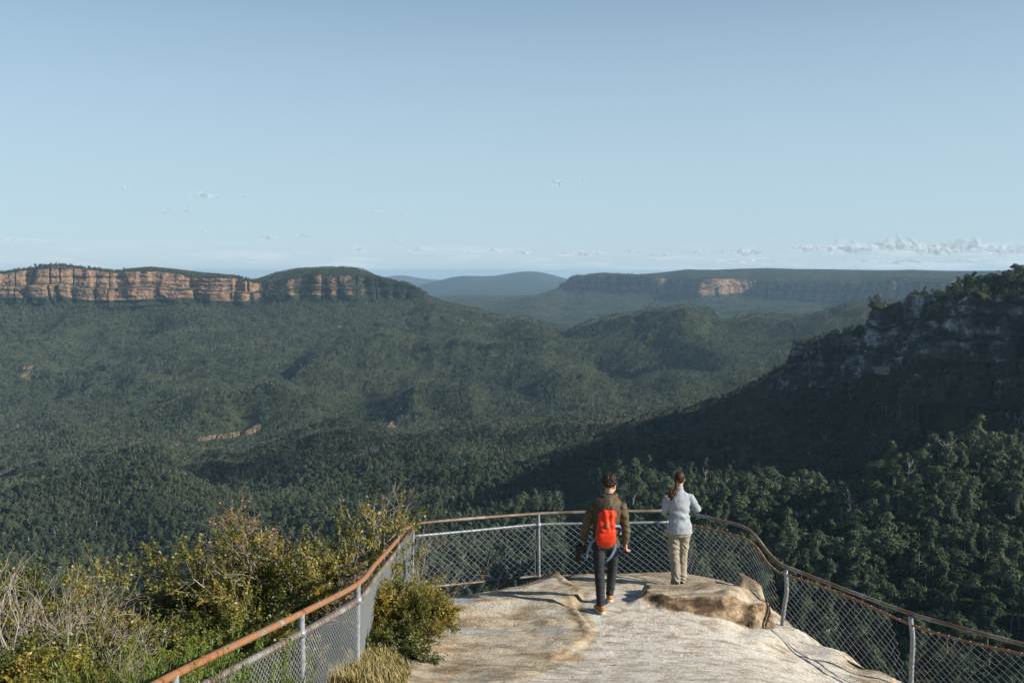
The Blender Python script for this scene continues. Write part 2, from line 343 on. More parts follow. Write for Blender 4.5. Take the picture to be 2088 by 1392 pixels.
# rounded forested knolls and the gullies beside them: (column, distance, half width, half depth, height)
KNOLLS = [(250, 1165, 105, 62, 20), (640, 1430, 130, 62, 24), (470, 1300, 80, 60, -20), (130, 1290, 110, 60, -16), (300, 1600, 120, 80, 26), (90, 1700, 110, 80, 30), (40, 1960, 120, 90, 34), (200, 2050, 110, 80, 26),
          (600, 2330, 150, 100, 46), (400, 2260, 120, 90, 34), (860, 2330, 140, 100, 42), (740, 2200, 90, 100, -26), (500, 2200, 70, 100, -26), (1010, 2300, 110, 100, 30), (1180, 2400, 140, 110, 34), (940, 1640, 120, 80, 18), (820, 1330, 100, 60, 14)]
KXY = [(P(px_, 800, Y_).x, Y_, rx_, ry_, hh_) for px_, Y_, rx_, ry_, hh_ in KNOLLS]
def knolls(x, y):
    z = 0
    for cx_, cy_, rx_, ry_, hh_ in KXY: z = z + hh_ * np.exp(-(((x - cx_) / rx_) ** 2 + ((y - cy_) / ry_) ** 2))
    return z
def H(x, y):
    x = np.asarray(x, float); y = np.asarray(y, float)
    return tab(ZT, x, y) + rough(x, y) + knolls(x, y)
def canopy(x, y): return tab(CT, x, y)
# bare sandy earth: creek banks and slips (column, row, distance, half sizes in metres)
BARE = []
for px, py, Y, rx, ry in [(345,900,1955,26,16),(372,896,1960,26,10),(432,886,1985,26,12),(462,881,2000,24,14),(500,874,2010,22,18),(710,872,2060,16,22),(745,868,2070,12,14),(775,866,2085,30,20),(795,860,2090,18,26),(20,955,1830,20,20),(60,955,1840,34,14),(108,942,1860,34,16),(40,985,1780,34,40),(28,1000,1740,22,36),(110,880,2150,26,20),(103,800,2500,16,16),(55,745,2850,14,18)]:
    p = P(px, py, Y); BARE.append((p.x, p.y, rx, ry))
def bare(x, y):
    b = np.zeros(np.shape(x))
    nz_ = fbm(np.asarray(x) / 18, np.asarray(y) / 18, 0, 31, 3)
    for cx_, cy_, rx, ry in BARE:
        d = np.sqrt(((x - cx_) / rx) ** 2 + ((y - cy_) / (ry * 1.6)) ** 2)
        b = np.maximum(b, sstep(1.15, 0.75, d + nz_ * .5))
    return b
ui = np.concatenate([np.arange(0, 720, 1), np.arange(720, len(UG), 4)])
wi = np.arange(0, NW)
U2, W2 = np.meshgrid(UG[ui], WG[wi], indexing='ij')
Yt = np.exp(W2); Xt = (U2 - CX) / F * Yt
Zt = H(Xt, Yt); Bt = bare(Xt, Yt)
nu, nw = Xt.shape
I = np.arange(nu - 1)[:, None] * nw + np.arange(nw - 1)[None, :]
Q = np.stack([I, I + nw, I + nw + 1, I + 1], axis=-1).reshape(-1, 4)
t = NT('forest_floor')
pz = t.pos(); n1 = t.noise(pz, 0.09, 6, 0.65); n2 = t.noise(pz, 0.004, 4, 0.6)
cf = t.ramp(n1, [(0.3, (.012, .017, .010)), (0.5, (.030, .038, .020)), (0.72, (.060, .064, .034))])
cb = t.ramp(t.noise(pz, 0.12, 5, 0.6), [(0.3, (.07, .06, .04)), (0.55, (.24, .175, .115)), (0.75, (.33, .27, .20))])
c = t.mix(t.attr('bare'), cf, cb)
t.principled(c, 0.95, t.bump(n1, 3.0, 0.8), spec=0.0); M['floor'] = t.m
ter = obj('terrain', np_mesh('terrain', np.stack([Xt, Yt, Zt], -1), [Q], [M['floor']], smooth=True, attrs={'bare': ('POINT', 'FLOAT', Bt.astype(np.float32).ravel())}))
tag(ter, 'rolling forested valley floor and slopes with low hills and creek gully', kind='structure')

# ------------------------------------------------------------------ cliffs
def rock_mat(name, cols, zs=0.06, dark=0.5, scale=1.0):
    t = NT(name)
    p = t.pos(); w = t.noise(p, 0.03 * scale, 4, 0.6)
    sep = t.new('ShaderNodeSeparateXYZ'); t.link(p, sep.inputs[0])
    cmb = t.new('ShaderNodeCombineXYZ')
    t.link(t.math('MULTIPLY', sep.outputs['X'], 0.006 * scale), cmb.inputs[0]); t.link(t.math('MULTIPLY', sep.outputs['Y'], 0.006 * scale), cmb.inputs[1]); t.link(t.math('MULTIPLY', sep.outputs['Z'], zs * scale), cmb.inputs[2])
    strata = t.noise(cmb.outputs[0], 1.0, 6, 0.65, 0.6)
    cmb2 = t.new('ShaderNodeCombineXYZ')
    t.link(t.math('MULTIPLY', sep.outputs['X'], 0.07 * scale), cmb2.inputs[0]); t.link(t.math('MULTIPLY', sep.outputs['Y'], 0.07 * scale), cmb2.inputs[1]); t.link(t.math('MULTIPLY', sep.outputs['Z'], 0.008 * scale), cmb2.inputs[2])
    streak = t.noise(cmb2.outputs[0], 1.0, 5, 0.6, 0.3)
    f = t.math('ADD', t.math('MULTIPLY', strata, 0.45), t.math('MULTIPLY', w, 0.55))
    c = t.ramp(f, cols)
    c = t.mix(t.rng(streak, 0.5, 0.68, 0, dark), c, (.10, .085, .075))
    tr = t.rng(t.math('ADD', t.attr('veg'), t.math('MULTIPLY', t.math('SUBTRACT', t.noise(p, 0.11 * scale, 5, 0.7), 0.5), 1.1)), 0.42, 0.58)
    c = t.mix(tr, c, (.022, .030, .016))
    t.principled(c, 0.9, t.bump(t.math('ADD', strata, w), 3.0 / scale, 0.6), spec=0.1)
    return t.m
M['orange_rock'] = rock_mat('orange_sandstone', [(0.36, (.07, .058, .05)), (0.45, (.13, .085, .06)), (0.50, (.205, .118, .066)), (0.55, (.27, .172, .105)), (0.59, (.12, .092, .072)), (0.70, (.085, .068, .055))], dark=.9, scale=1.5)
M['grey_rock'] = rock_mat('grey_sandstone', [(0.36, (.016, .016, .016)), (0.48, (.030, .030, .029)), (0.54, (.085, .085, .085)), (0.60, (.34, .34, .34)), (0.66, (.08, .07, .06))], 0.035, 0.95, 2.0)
M['blue_rock'] = rock_mat('shaded_sandstone', [(0.30, (.13, .10, .08)), (0.45, (.28, .19, .13)), (0.56, (.42, .28, .19)), (0.70, (.24, .18, .14))], 0.05, 0.6, 0.8)
CLIFFS = {}
def cliff(name, pts, ncol, nrow, amp, wl, mat, vegf=None, seed=0, back=60.0, cap=7, tiers=((.55, .25),), lean=.25, jag=0.0, blk=1.0, bed=1.0):
    """pts: (px, Y, py_top, py_foot). A blocky face in plan, ledged in height, with a ledge running back on top."""
    a = np.array(pts, float)
    s = np.linspace(0, 1, ncol); px = a[0, 0] + (a[-1, 0] - a[0, 0]) * s
    Y = gauss(np.interp(px, a[:, 0], a[:, 1]), 3.0); pt = np.interp(px, a[:, 0], a[:, 2]); pf = np.interp(px, a[:, 0], a[:, 3])
    xt, _, zt = Pv(px, pt, Y); _, _, zf = Pv(px, pf, Y)
    zt = zt + jag * (fbm(px / 9.0, 0, 0, seed + 70, 4) * 1.6 + .5 * np.clip(vnoise(px / 14.0, 0, 0, seed + 71) * 4, -1, 1))
    run = np.concatenate([[0], np.cumsum(np.hypot(np.diff(xt), np.diff(Y)))])
    v = np.linspace(-0.25, 1, nrow)[None, :]
    Z = zf[:, None] + (zt - zf)[:, None] * v
    def blocky(r, w, sd, zz):
        n_ = vnoise(r / w, zz / (w * 2.2), 0, sd); return np.clip(n_ * 2.6, -1, 1)
    R = run[:, None] + 0 * v
    d = amp * blk * (0.62 * blocky(R, wl, seed, Z) + 0.38 * blocky(R, wl * .33, seed + 5, Z) + .16 * vnoise(R / (wl * .09), Z / (wl * .05), 0, seed + 8))
    crack = vnoise(R / (wl * .5), Z / (wl * 6), 0, seed + 20); d = d - amp * 1.1 * blk * sstep(.10, .0, np.abs(crack))
    ledge = 0
    for tv, ta in tiers: ledge = ledge + amp * ta * 2.2 * sstep(tv + .02, tv - .02, v + .05 * vnoise(R / (wl * 1.7), 0, 0, seed + 31))
    strat = amp * .07 * bed * vnoise(R / (wl * 3), Z / (wl * .10), 0, seed + 40)
    d = d + ledge + strat + amp * lean * (1 - v) * 1.2
    xs_, ys_ = gauss(xt, 5.0), gauss(Y, 5.0); tx, ty = np.gradient(xs_), np.gradient(ys_); tl = np.hypot(tx, ty) + 1e-9
    nx_, ny_ = ty / tl, -tx / tl                       # plan normal on the lookout's side
    yy = Y[:, None] + ny_[:, None] * d; xx = xt[:, None] + nx_[:, None] * d
    zz = Z + amp * .12 * vnoise(R / (wl * .3), Z / (wl * .3), 0, seed + 50) * (v > .2)
    capd = np.linspace(0, 1, cap + 1)[1:][None, :]
    yc = yy[:, -1:] - ny_[:, None] * back * capd; xc = xx[:, -1:] - nx_[:, None] * back * capd; zc = zz[:, -1:] + 0 * capd - 2.0 * capd + amp * .1 * vnoise(xc / 8, yc / 8, 0, seed)
    X_ = np.hstack([xx, xc]); Y_ = np.hstack([yy, yc]); Z_ = np.hstack([zz, zc])
    tvn = np.hstack([v + 0 * R, 1 + capd + 0 * xc])
    veg = np.clip(.12 + .75 * sstep(.95, 1.06, tvn) + .55 * sstep(.06, -.06, tvn), 0, 1)
    for tv, ta in tiers: veg = np.maximum(veg, .62 * np.exp(-((tvn - tv) / .035) ** 2))
    if vegf is not None: veg = np.clip(veg + vegf(px)[:, None], 0, 1)
    nr = X_.shape[1]; CLIFFS[seed] = (X_, Y_, Z_, tvn, veg)
    I = np.arange(ncol - 1)[:, None] * nr + np.arange(nr - 1)[None, :]
    Q = np.stack([I, I + nr, I + nr + 1, I + 1], axis=-1).reshape(-1, 4)
    me = np_mesh(name, np.stack([X_, Y_, Z_], -1), [Q], [mat], attrs={'veg': ('POINT', 'FLOAT', veg.astype(np.float32).ravel())})
    return obj(name, me)
MESA = [(-300,3440,560,604),(0,3520,559,602),(30,3530,556,603),(57,3545,552,607),(75,3535,545,603),(130,3550,544,603),(150,3560,547,606),(200,3575,553,612),(240,3590,556,612),(300,3600,553,608),(340,3612,556,606),(380,3618,564,606),(400,3640,568,606),(455,3640,567,611),(480,3655,569,614),(503,3640,574,612),(525,3672,578,606),(560,3675,577,603),(575,3670,574,602),(610,3690,566,602),(646,3685,559,602),(718,3710,561,602),(766,3725,568,602),(800,3740,575,602),(838,3745,584,602),(865,3740,601,610)]
c1 = cliff('cliff', MESA, 1300, 64, 22, 78, M['orange_rock'], lambda p: .05 + .42 * sstep(500, 560, p) * (0.75 + .25 * np.sin(p * .21)) + .40 * sstep(700, 800, p), seed=3, back=60, tiers=((.42, .75),), blk=.62, bed=3.2)
tag(c1, 'long band of orange sandstone cliffs under the flat-topped mountain on the left', kind='structure')
PLAT = [(1140,7520,582,592),(1150,7500,575,592),(1165,7470,565,588),(1200,7400,563,587),(1260,7250,562,592),(1300,7120,564,595),(1350,7050,567,598),(1390,6980,570,602),(1425,6560,570,602),(1450,6600,568,601),(1500,6680,569,597),(1545,6740,572,600),(1552,6700,573,601),(1580,6540,575,606),(1650,6270,577,612),(1700,6130,577,614),(1750,6030,577,612),(1790,5620,572,618),(1810,5560,571,620),(1880,5480,574,622),(2000,5380,572,622),(2300,5300,572,622)]
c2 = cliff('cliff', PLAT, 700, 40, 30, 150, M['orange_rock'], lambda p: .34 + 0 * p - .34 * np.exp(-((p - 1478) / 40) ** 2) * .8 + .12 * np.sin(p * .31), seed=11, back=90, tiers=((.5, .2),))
tag(c2, 'blue shadowed cliff line of the far plateau with one sunlit orange bay', kind='structure')
RIDGE_UP = [(1764,1004,700,735),(1768,1000,672,745),(1784,980,668,760),(1786,977,628,760),(1800,962,616,762),(1824,930,622,765),(1834,918,640,765),(1842,908,606,765),(1870,868,604,760),(1890,835,606,750),(1902,815,612,745),(1925,782,606,738),(1960,738,604,735),(2040,708,603,735),(2088,686,600,735),(2300,642,590,740),(2600,592,560,760),(2850,492,540,760),(3300,455,530,760)]
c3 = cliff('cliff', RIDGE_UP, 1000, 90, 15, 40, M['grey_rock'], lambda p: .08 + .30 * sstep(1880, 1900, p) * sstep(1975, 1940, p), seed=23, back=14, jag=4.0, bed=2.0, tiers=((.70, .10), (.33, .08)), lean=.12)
tag(c3, 'dark grey layered cliff and rock towers on the shaded ridge at the right', kind='structure')
RIDGE_LO = [(1560,1190,775,812),(1600,1160,740,802),(1606,1154,716,800),(1612,1150,704,798),(1650,1117,697,790),(1700,1082,687,792),(1745,1028,684,790),(1790,975,690,770)]
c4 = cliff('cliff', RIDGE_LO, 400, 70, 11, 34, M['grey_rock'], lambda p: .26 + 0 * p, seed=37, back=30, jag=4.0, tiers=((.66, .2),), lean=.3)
tag(c4, 'lower stepped cliff at the outer end of the shaded ridge', kind='structure')
RIDGE_LO2 = [(1830,840,765,815),(1870,800,760,812),(1950,705,762,812),(2088,650,770,818),(2400,600,790,830)]
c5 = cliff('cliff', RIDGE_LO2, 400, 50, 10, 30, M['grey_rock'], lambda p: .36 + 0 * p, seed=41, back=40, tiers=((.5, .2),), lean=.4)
tag(c5, 'low lower tier of grey cliff beneath the main shaded wall', kind='structure')

BANKS = [[(330,1948,899,909),(340,1940,894,908),(352,1940,893,906),(366,1948,897,904)],[(408,1965,884,894),(428,1962,879,893),(446,1965,880,889)],[(448,1985,880,889),(466,1982,875,889),(488,1990,874,883)],[(496,2000,870,884),(512,2000,862,880),(530,2010,856,868)],
 [(690,2030,872,882),(708,2024,862,882),(722,2025,868,880)],[(728,2040,872,880),(745,2036,869,879),(758,2040,872,878)],[(760,2045,868,880),(776,2030,860,882),(792,2030,852,876),(806,2040,850,862)],
 [(0,1790,965,990),(22,1785,958,1000),(40,1785,962,1000),(58,1800,958,985),(66,1806,965,975)],[(84,1830,945,952),(104,1826,938,955),(124,1830,934,944)],[(96,2160,882,890),(112,2150,874,890),(128,2150,880,886)],[(50,2850,742,750),(60,2850,740,750),(68,2850,744,749)]]
t = NT('pale_earth'); pz = t.pos(); n1 = t.noise(pz, .11, 6, .8)
t.principled(t.ramp(n1, [(0.40, (.05, .055, .03)), (0.50, (.15, .11, .07)), (0.60, (.29, .215, .145)), (0.75, (.38, .30, .22))]), .95, t.bump(n1, 2.0, .7), spec=0); M['earth'] = t.m
for i, bk in enumerate(BANKS):
    bk = [(q[0], q[1], q[3] - (q[3] - q[2]) * .34 - .8, q[3] + 1) for q in bk]
    o = cliff('creek_bank', bk, 50, 14, 3.2, 14, M['earth'], seed=60 + i, back=18, cap=3, tiers=((.5, .5),), lean=1.6)
    tag(o, 'bare pale earth bank showing above the creek', kind='structure')
def bankclear(x, y):
    k = np.zeros(len(x), bool)
    for bk in BANKS:
        b_ = np.array(bk, float); u = x / y * F + CX
        k |= (u > b_[0, 0] - 4) & (u < b_[-1, 0] + 4) & (y > b_[:, 1].min() - 75) & (y < b_[:, 1].max() + 8)
    return k
# ------------------------------------------------------------------ tree prototypes
def crown_pts(rs, clumps, per):
    C, N, cl = [], [], []
    for k, (c, r) in enumerate(clumps):
        d = rs.normal(0, 1, (per, 3)); d /= np.linalg.norm(d, axis=1, keepdims=True)
        d[:, 2] = np.where(d[:, 2] < -.35, -d[:, 2] * .6, d[:, 2])
        rr = (rs.uniform(.35, 1, (per, 1))) ** .45
        C.append(np.array(c) + d * rr * np.array(r)); N.append(d); cl.append(np.full(per, k))
    return np.concatenate(C), np.concatenate(N), np.concatenate(cl)
def euc(seed, hgt=17.0, spread=4.4, nclump=13, per=46, leaf=.78, kind='round'):
    rs = np.random.RandomState(seed)
    base = np.array([0, 0, -4.0]); lean = rs.uniform(-.9, .9, 2)
    fork = hgt * rs.uniform(.38, .5)
    tr = spline([base, (lean[0] * .3, lean[1] * .3, hgt * .25), (lean[0] * .8, lean[1] * .8, fork), (lean[0], lean[1], hgt * .8)], 3)
    paths = [tr]; rad = [np.linspace(.34, .12, len(tr))]
    clumps = []
    for i in range(nclump):
        a = i * 2.399 + rs.uniform(-.3, .3); q = (i + .5) / nclump
        rr = spread * math.sqrt(q) * rs.uniform(.75, 1.05)
        if kind == 'tall': rr *= .62; zt = hgt * (1.0 - .55 * ((i * .618) % 1.0))
        elif kind == 'flat': zt = hgt * (.97 - .30 * q) - rs.uniform(0, 2.2)
        else: zt = hgt * (1 - .55 * q ** 1.2) + rs.uniform(-1.2, .5)
        c = np.array([lean[0] + rr * math.cos(a), lean[1] + rr * math.sin(a), zt])
        r = np.array([1, 1, .8]) * rs.uniform(1.3, 2.2) * (spread / 4.4)
        clumps.append((c, r))
        if i % 2 == 0:
            s_ = tr[rs.randint(len(tr) // 2, len(tr))]
            mid = (s_ + c) / 2 + np.array([0, 0, -.6])
            paths.append(spline([s_, mid, c], 2)); rad.append(np.linspace(.13, .04, 5))
    C, N, cl = crown_pts(rs, clumps, per)
    V, q = leafcards(C, N + np.array([0, 0, .3]), rs.uniform(.7, 1.3, len(C)) * leaf, rs, jit=.36)
    tv = rs.uniform(0, 1, nclump)[cl] * .6 + rs.uniform(0, .4, len(C))
    return (V, q, tv), tubes(paths, rad, 4)
def dead(seed, hgt=15.0):
    rs = np.random.RandomState(seed)
    lean = rs.uniform(-1, 1, 2)
    tr = spline([(0, 0, -3), (lean[0] * .4, lean[1] * .4, hgt * .4), (lean[0], lean[1], hgt)], 5)
    paths, rad = [tr], [np.linspace(.34, .07, len(tr))]
    for i in range(9):
        k = rs.randint(len(tr) // 2 - 1, len(tr) - 1); s_ = tr[k]; a = rs.uniform(0, 6.28); L_ = rs.uniform(1.5, 4)
        e = s_ + np.array([math.cos(a) * L_, math.sin(a) * L_, rs.uniform(.6, 3)])
        m_ = (s_ + e) / 2 + rs.normal(0, .35, 3)
        paths.append(spline([s_, m_, e], 3)); rad.append(np.linspace(.13, .04, 7))
        for j in range(2):
            e2 = e + np.array([rs.uniform(-1, 1), rs.uniform(-1, 1), rs.uniform(.2, 1.6)]); paths.append(np.array([m_ + (e - m_) * rs.uniform(.2, .9), e2])); rad.append(np.array([.06, .03]))
    return tubes(paths, rad, 4)
def combine(leaf, wood, name, wmat):
    Vw, Fw = wood; n = 0; Vs = []; Fs4 = []; Fs3 = []; mi4 = []; mi3 = []; t4 = []; t3 = []
    if leaf is not None:
        V, q, tv = leaf; Vs.append(V); Fs4.append(q); mi4.append(np.zeros(len(q))); t4.append(tv); n = len(V)
    Vs.append(Vw)
    Fs4.append(Fw[0] + n); mi4.append(np.ones(len(Fw[0]))); t4.append(np.full(len(Fw[0]), .5))
    if len(Fw) > 1: Fs3.append(Fw[1] + n); mi3.append(np.ones(len(Fw[1]))); t3.append(np.full(len(Fw[1]), .5))
    F4 = np.concatenate(Fs4); fs = [F4] + Fs3
    return np_mesh(name, np.concatenate(Vs), fs, [M['forest_leaf'], wmat], mat_idx=np.concatenate(mi4 + mi3), attrs={'tint': ('FACE', 'FLOAT', np.concatenate(t4 + t3).astype(np.float32))})
KINDS = [('round', 16, 4.6, 20), ('round', 18, 5.6, 26), ('flat', 17, 4.8, 20), ('tall', 21, 4.0, 24), ('tall', 18, 4.8, 24), ('flat', 16, 5.6, 24), ('round', 13, 3.8, 14)]
PROT = []
for i, (k, hg, sp, nc) in enumerate(KINDS):
    lf, wd = euc(100 + i * 7, hg, sp, nc, 52, .82, k)
    cm = np_mesh('eucalyptus_crown', lf[0], [lf[1]], [M['forest_leaf']], attrs={'tint': ('FACE', 'FLOAT', lf[2].astype(np.float32))})
    tm = np_mesh('eucalyptus_trunk', wd[0], wd[1], [M['bark']], smooth=True)
    PROT.append((cm, tm, combine(lf, wd, 'eucalyptus', M['bark'])))
DEADP = [np_mesh('dead_trunk', *dead(400 + i, 14 + i), [M['deadwood']], smooth=True) for i in range(4)]
DEADC = [combine(None, dead(400 + i, 14 + i), 'dead', M['deadwood']) for i in range(3)]
# patches of distant canopy, several crowns to a patch
def patch(seed, size=30.0, n=13, per=34, leaf=1.75):
    rs = np.random.RandomState(seed); L_, T_, W_, R_ = [], [], [], []
    off = 0; Vs, Qs, Ts = [], [], []
    for i in range(n):
        cx_, cy_ = rs.uniform(-size / 2, size / 2, 2); hh = rs.uniform(8, 15); rad_ = rs.uniform(2.4, 4.4)
        cl = [((cx_ + rs.uniform(-.5, .5) * rad_, cy_ + rs.uniform(-.5, .5) * rad_, hh - rs.uniform(0, 2.2)), np.array([.75, .75, .62]) * rad_) for k in range(3)]
        C, N, _ = crown_pts(rs, cl, per // 3)
        V, q = leafcards(C, N + np.array([0, 0, .25]), rs.uniform(.7, 1.2, len(C)) * leaf, rs, jit=.3)
        Vs.append(V); Qs.append(q + off); off += len(V); Ts.append(rs.uniform(0, 1) * .75 + rs.uniform(0, .25, len(C)))
        W_.append(np.array([(cx_, cy_, -4), (cx_ + .3, cy_, hh)])); R_.append(np.array([.28, .16]))
    for i in range(2):   # a bare grey stag here and there
        cx_, cy_ = rs.uniform(-size / 2, size / 2, 2); hh = rs.uniform(11, 16)
        W_.append(np.array([(cx_, cy_, -2), (cx_ + .4, cy_, hh)])); R_.append(np.array([.3, .12]))
        W_.append(np.array([(cx_ + .3, cy_, hh * .7), (cx_ + 2, cy_ + 1, hh * .95)])); R_.append(np.array([.16, .06]))
    return combine((np.concatenate(Vs), np.concatenate(Qs), np.concatenate(Ts)), tubes(W_, R_, 3), 'canopy_patch', M['bark'])
PATCH = [patch(900 + i) for i in range(8)]

def visible(x, y, z, clear=10.0):
    """not hidden by terrain from the lookout (some margin is kept)"""
    vis = np.ones(len(x), bool)
    for f_ in np.concatenate([np.linspace(.12, .9, 26), 1 - np.array([.075, .05, .035, .022])]):
        yy = y * f_; m_ = yy > 30
        zz = CAMZ + (z - CAMZ) * f_
        g = np.where(m_, tab(ZT, x * f_, np.maximum(yy, 17)) + knolls(x * f_, yy), -1e9)
        vis &= ~(g > zz + clear)
    return vis
def scatter(y0, y1, sp, jit=.42, seed=0, u0=-120, u1=2230):
    rs = np.random.RandomState(seed); X_, Y_ = [], []
    xm0, xm1 = (u0 - CX) / F * y1, (u1 - CX) / F * y1
    gx, gy = np.meshgrid(np.arange(xm0, xm1, sp), np.arange(y0, y1, sp))
    gx = gx.ravel() + rs.uniform(-jit, jit, gx.size) * sp; gy = gy.ravel() + rs.uniform(-jit, jit, gy.size) * sp
    k = (gx / gy * F + CX > u0) & (gx / gy * F + CX < u1) & (gy > y0) & (gy < y1)
    return gx[k], gy[k]
def normals(x, y, e):
    dx = (H(x + e, y) - H(x - e, y)) / (2 * e); dy = (H(x, y + e) - H(x, y - e)) / (2 * e)
    return dx, dy
def instancer(name, x, y, z, rot, scl, idx, meshes):
    me = bpy.data.meshes.new(name); me.vertices.add(len(x))
    me.vertices.foreach_set('co', np.stack([x, y, z], -1).astype(np.float32).ravel())
    a = me.attributes.new('rot', 'FLOAT_VECTOR', 'POINT'); a.data.foreach_set('vector', rot.astype(np.float32).ravel())
    a = me.attributes.new('scl', 'FLOAT_VECTOR', 'POINT'); a.data.foreach_set('vector', scl.astype(np.float32).ravel())
    a = me.attributes.new('idx', 'INT', 'POINT'); a.data.foreach_set('value', idx.astype(np.int32))
    o = obj(name, me)
    cc = bpy.data.collections.new(name + '_kinds')
    for m_ in meshes: cc.objects.link(bpy.data.objects.new('kind_of_tree', m_))
    ng = bpy.data.node_groups.new(name + '_scatter', 'GeometryNodeTree')
    ng.interface.new_socket('Geometry', in_out='INPUT', socket_type='NodeSocketGeometry'); ng.interface.new_socket('Geometry', in_out='OUTPUT', socket_type='NodeSocketGeometry')
    N = ng.nodes; gi = N.new('NodeGroupInput'); go = N.new('NodeGroupOutput')
    iop = N.new('GeometryNodeInstanceOnPoints'); ci = N.new('GeometryNodeCollectionInfo'); ci.inputs['Collection'].default_value = cc
    ci.inputs['Separate Children'].default_value = True; ci.inputs['Reset Children'].default_value = True
    iop.inputs['Pick Instance'].default_value = True
    def na(nm, ty):
        q = N.new('GeometryNodeInputNamedAttribute'); q.data_type = ty; q.inputs['Name'].default_value = nm; return q.outputs['Attribute']
    Lk = ng.links; Lk.new(gi.outputs[0], iop.inputs['Points']); Lk.new(ci.outputs[0], iop.inputs['Instance'])
    Lk.new(na('idx', 'INT'), iop.inputs['Instance Index']); Lk.new(na('rot', 'FLOAT_VECTOR'), iop.inputs['Rotation']); Lk.new(na('scl', 'FLOAT_VECTOR'), iop.inputs['Scale'])
    Lk.new(iop.outputs[0], go.inputs[0])
    md = o.modifiers.new('scatter', 'NODES'); md.node_group = ng
    return o
# near forest, single trees
rs = np.random.RandomState(5)
def dry(u): return .58 + .30 * sstep(950, 1550, u)
x, y = scatter(150, 1300, 5.9, seed=1, u0=1150, u1=2500); x2, y2 = scatter(380, 1300, 4.3, seed=2, u0=-150, u1=1150)
x, y = np.concatenate([x, x2]), np.concatenate([y, y2])
k = (tab(CT, x, y) > 2) & (fbm(x / 40, y / 40, 0, 77, 3) > -.62); x, y = x[k], y[k]
can = canopy(x, y); dxn, dyn = normals(x, y, 5.0); sl = np.hypot(dxn, dyn)
k = (sl < 1.5) & (rs.uniform(0, 1, len(x)) > sstep(.8, 1.5, sl)); x, y, can, sl = x[k], y[k], can[k], sl[k]
z = H(x, y); big = .72 + .34 * fbm(x / 60, y / 60, 0, 55, 2)
s = np.clip(can / 13.0, .22, 1.15) * (big + rs.uniform(-.30, .22, len(x)) + .38 * (rs.uniform(0, 1, len(x)) > .86))
s = s * dry(CX + F * x / y)
px, py, dd = proj(x, y, z + 9 * s)
k = visible(x, y, z + 12 * s, 12); x, y, z, s, px, py = [q[k] for q in (x, y, z, s, px, py)]
kind = rs.randint(0, 7, len(x)); isd = rs.uniform(0, 1, len(x)) < .09
rz = rs.uniform(0, 6.28, len(x))
# the 300 that show largest stand on their own
def in_view(px, py):
    v = (px > 25) & (px < 2065) & (py < 1372)
    v &= ~((px < 860) & (py > 1000)) & ~((px > 840) & (px < 1400) & (py > 1180)) & ~((px >= 1400) & (py > 1180 + (px - 1400) * .43))
    v &= ~((px > 1175) & (px < 1290) & (py > 960)) & ~((px > 1335) & (px < 1430) & (py > 955))
    return v
size = s / y * 1000.0; cand = np.where(in_view(px, py) & visible(x, y, z + 7 * s, 0), size, 0)
o_ = np.argsort(-cand)[:300]
own = np.zeros(len(x), bool); own[o_] = True
DEADOWN = [i for i in o_ if isd[i]]; LIVE = [i for i in o_ if not isd[i]]
SHAPE = {'round': 'round-crowned green eucalyptus', 'flat': 'broad spreading green eucalyptus', 'tall': 'tall narrow green eucalyptus'}
def zone(i):
    if px[i] > 1740 and py[i] < 1040: return 'on the sunlit knoll below the dark cliff'
    if px[i] > 1400: return 'on the slope below the right run of the fence'
    if px[i] > 850: return 'on the slope beyond the back run of the fence'
    return 'on the valley side beyond the left shrubs'
def tree_label(i): return SHAPE[KINDS[kind[i]][0]] + ' ' + zone(i)
for c_, i in enumerate(LIVE):
    cm, tm, _ = PROT[kind[i]]
    r = empty('eucalyptus_tree', (x[i], y[i], z[i]), rz[i]); r.scale = (s[i],) * 3
    obj('crown', cm, r); obj('trunk', tm, r)
    tag(r, tree_label(i), 'tree', 'front eucalyptus trees ' + zone(i))
for i in DEADOWN:
    r = obj('dead_tree', DEADP[kind[i] % 4]); r.location = (x[i], y[i], z[i]); r.rotation_euler = (0, 0, rz[i]); r.scale = (s[i],) * 3
    tag(r, 'bare white dead tree ' + zone(i), 'dead tree', 'dead white trees ' + zone(i))
k = ~own
idx = np.where(isd[k], 7 + kind[k] % 3, kind[k])
n_ = k.sum()
fo = instancer('near_forest', x[k], y[k], z[k], np.stack([rs.uniform(-.06, .06, n_), rs.uniform(-.06, .06, n_), rz[k]], -1), np.repeat(s[k][:, None], 3, 1), idx, [p_[2] for p_ in PROT] + DEADC)
tag(fo, 'dense eucalyptus forest filling the near slopes', kind='stuff')
print('near trees', len(x), 'own', len(o_))
# distant forest, patches
XS, YS, SS = [], [], []   # patches
for (y0, y1, sp, ss) in [(1290, 2400, 24, .92), (2400, 3700, 27, .98), (3700, 5200, 30, 1.0), (5200, 9000, 40, 1.25)]:
    x, y = scatter(y0, y1, sp, seed=int(y0)); XS.append(x); YS.append(y); SS.append(np.full(len(x), ss))
x, y, ss = map(np.concatenate, (XS, YS, SS))
can = canopy(x, y); k = (can > 2) & (bare(x, y) < .4) & ~bankclear(x, y); x, y, ss, can = x[k], y[k], ss[k], can[k]
dxn, dyn = normals(x, y, 14.0); sl = np.hypot(dxn, dyn); k = sl < .95; x, y, ss, can, dxn, dyn = [q[k] for q in (x, y, ss, can, dxn, dyn)]
z = H(x, y); k = visible(x, y, z + 12, 14); x, y, z, ss, can, dxn, dyn = [q[k] for q in (x, y, z, ss, can, dxn, dyn)]
n_ = len(x); print('patches', n_)
rs = np.random.RandomState(8); rzp = rs.uniform(0, 6.28, n_)
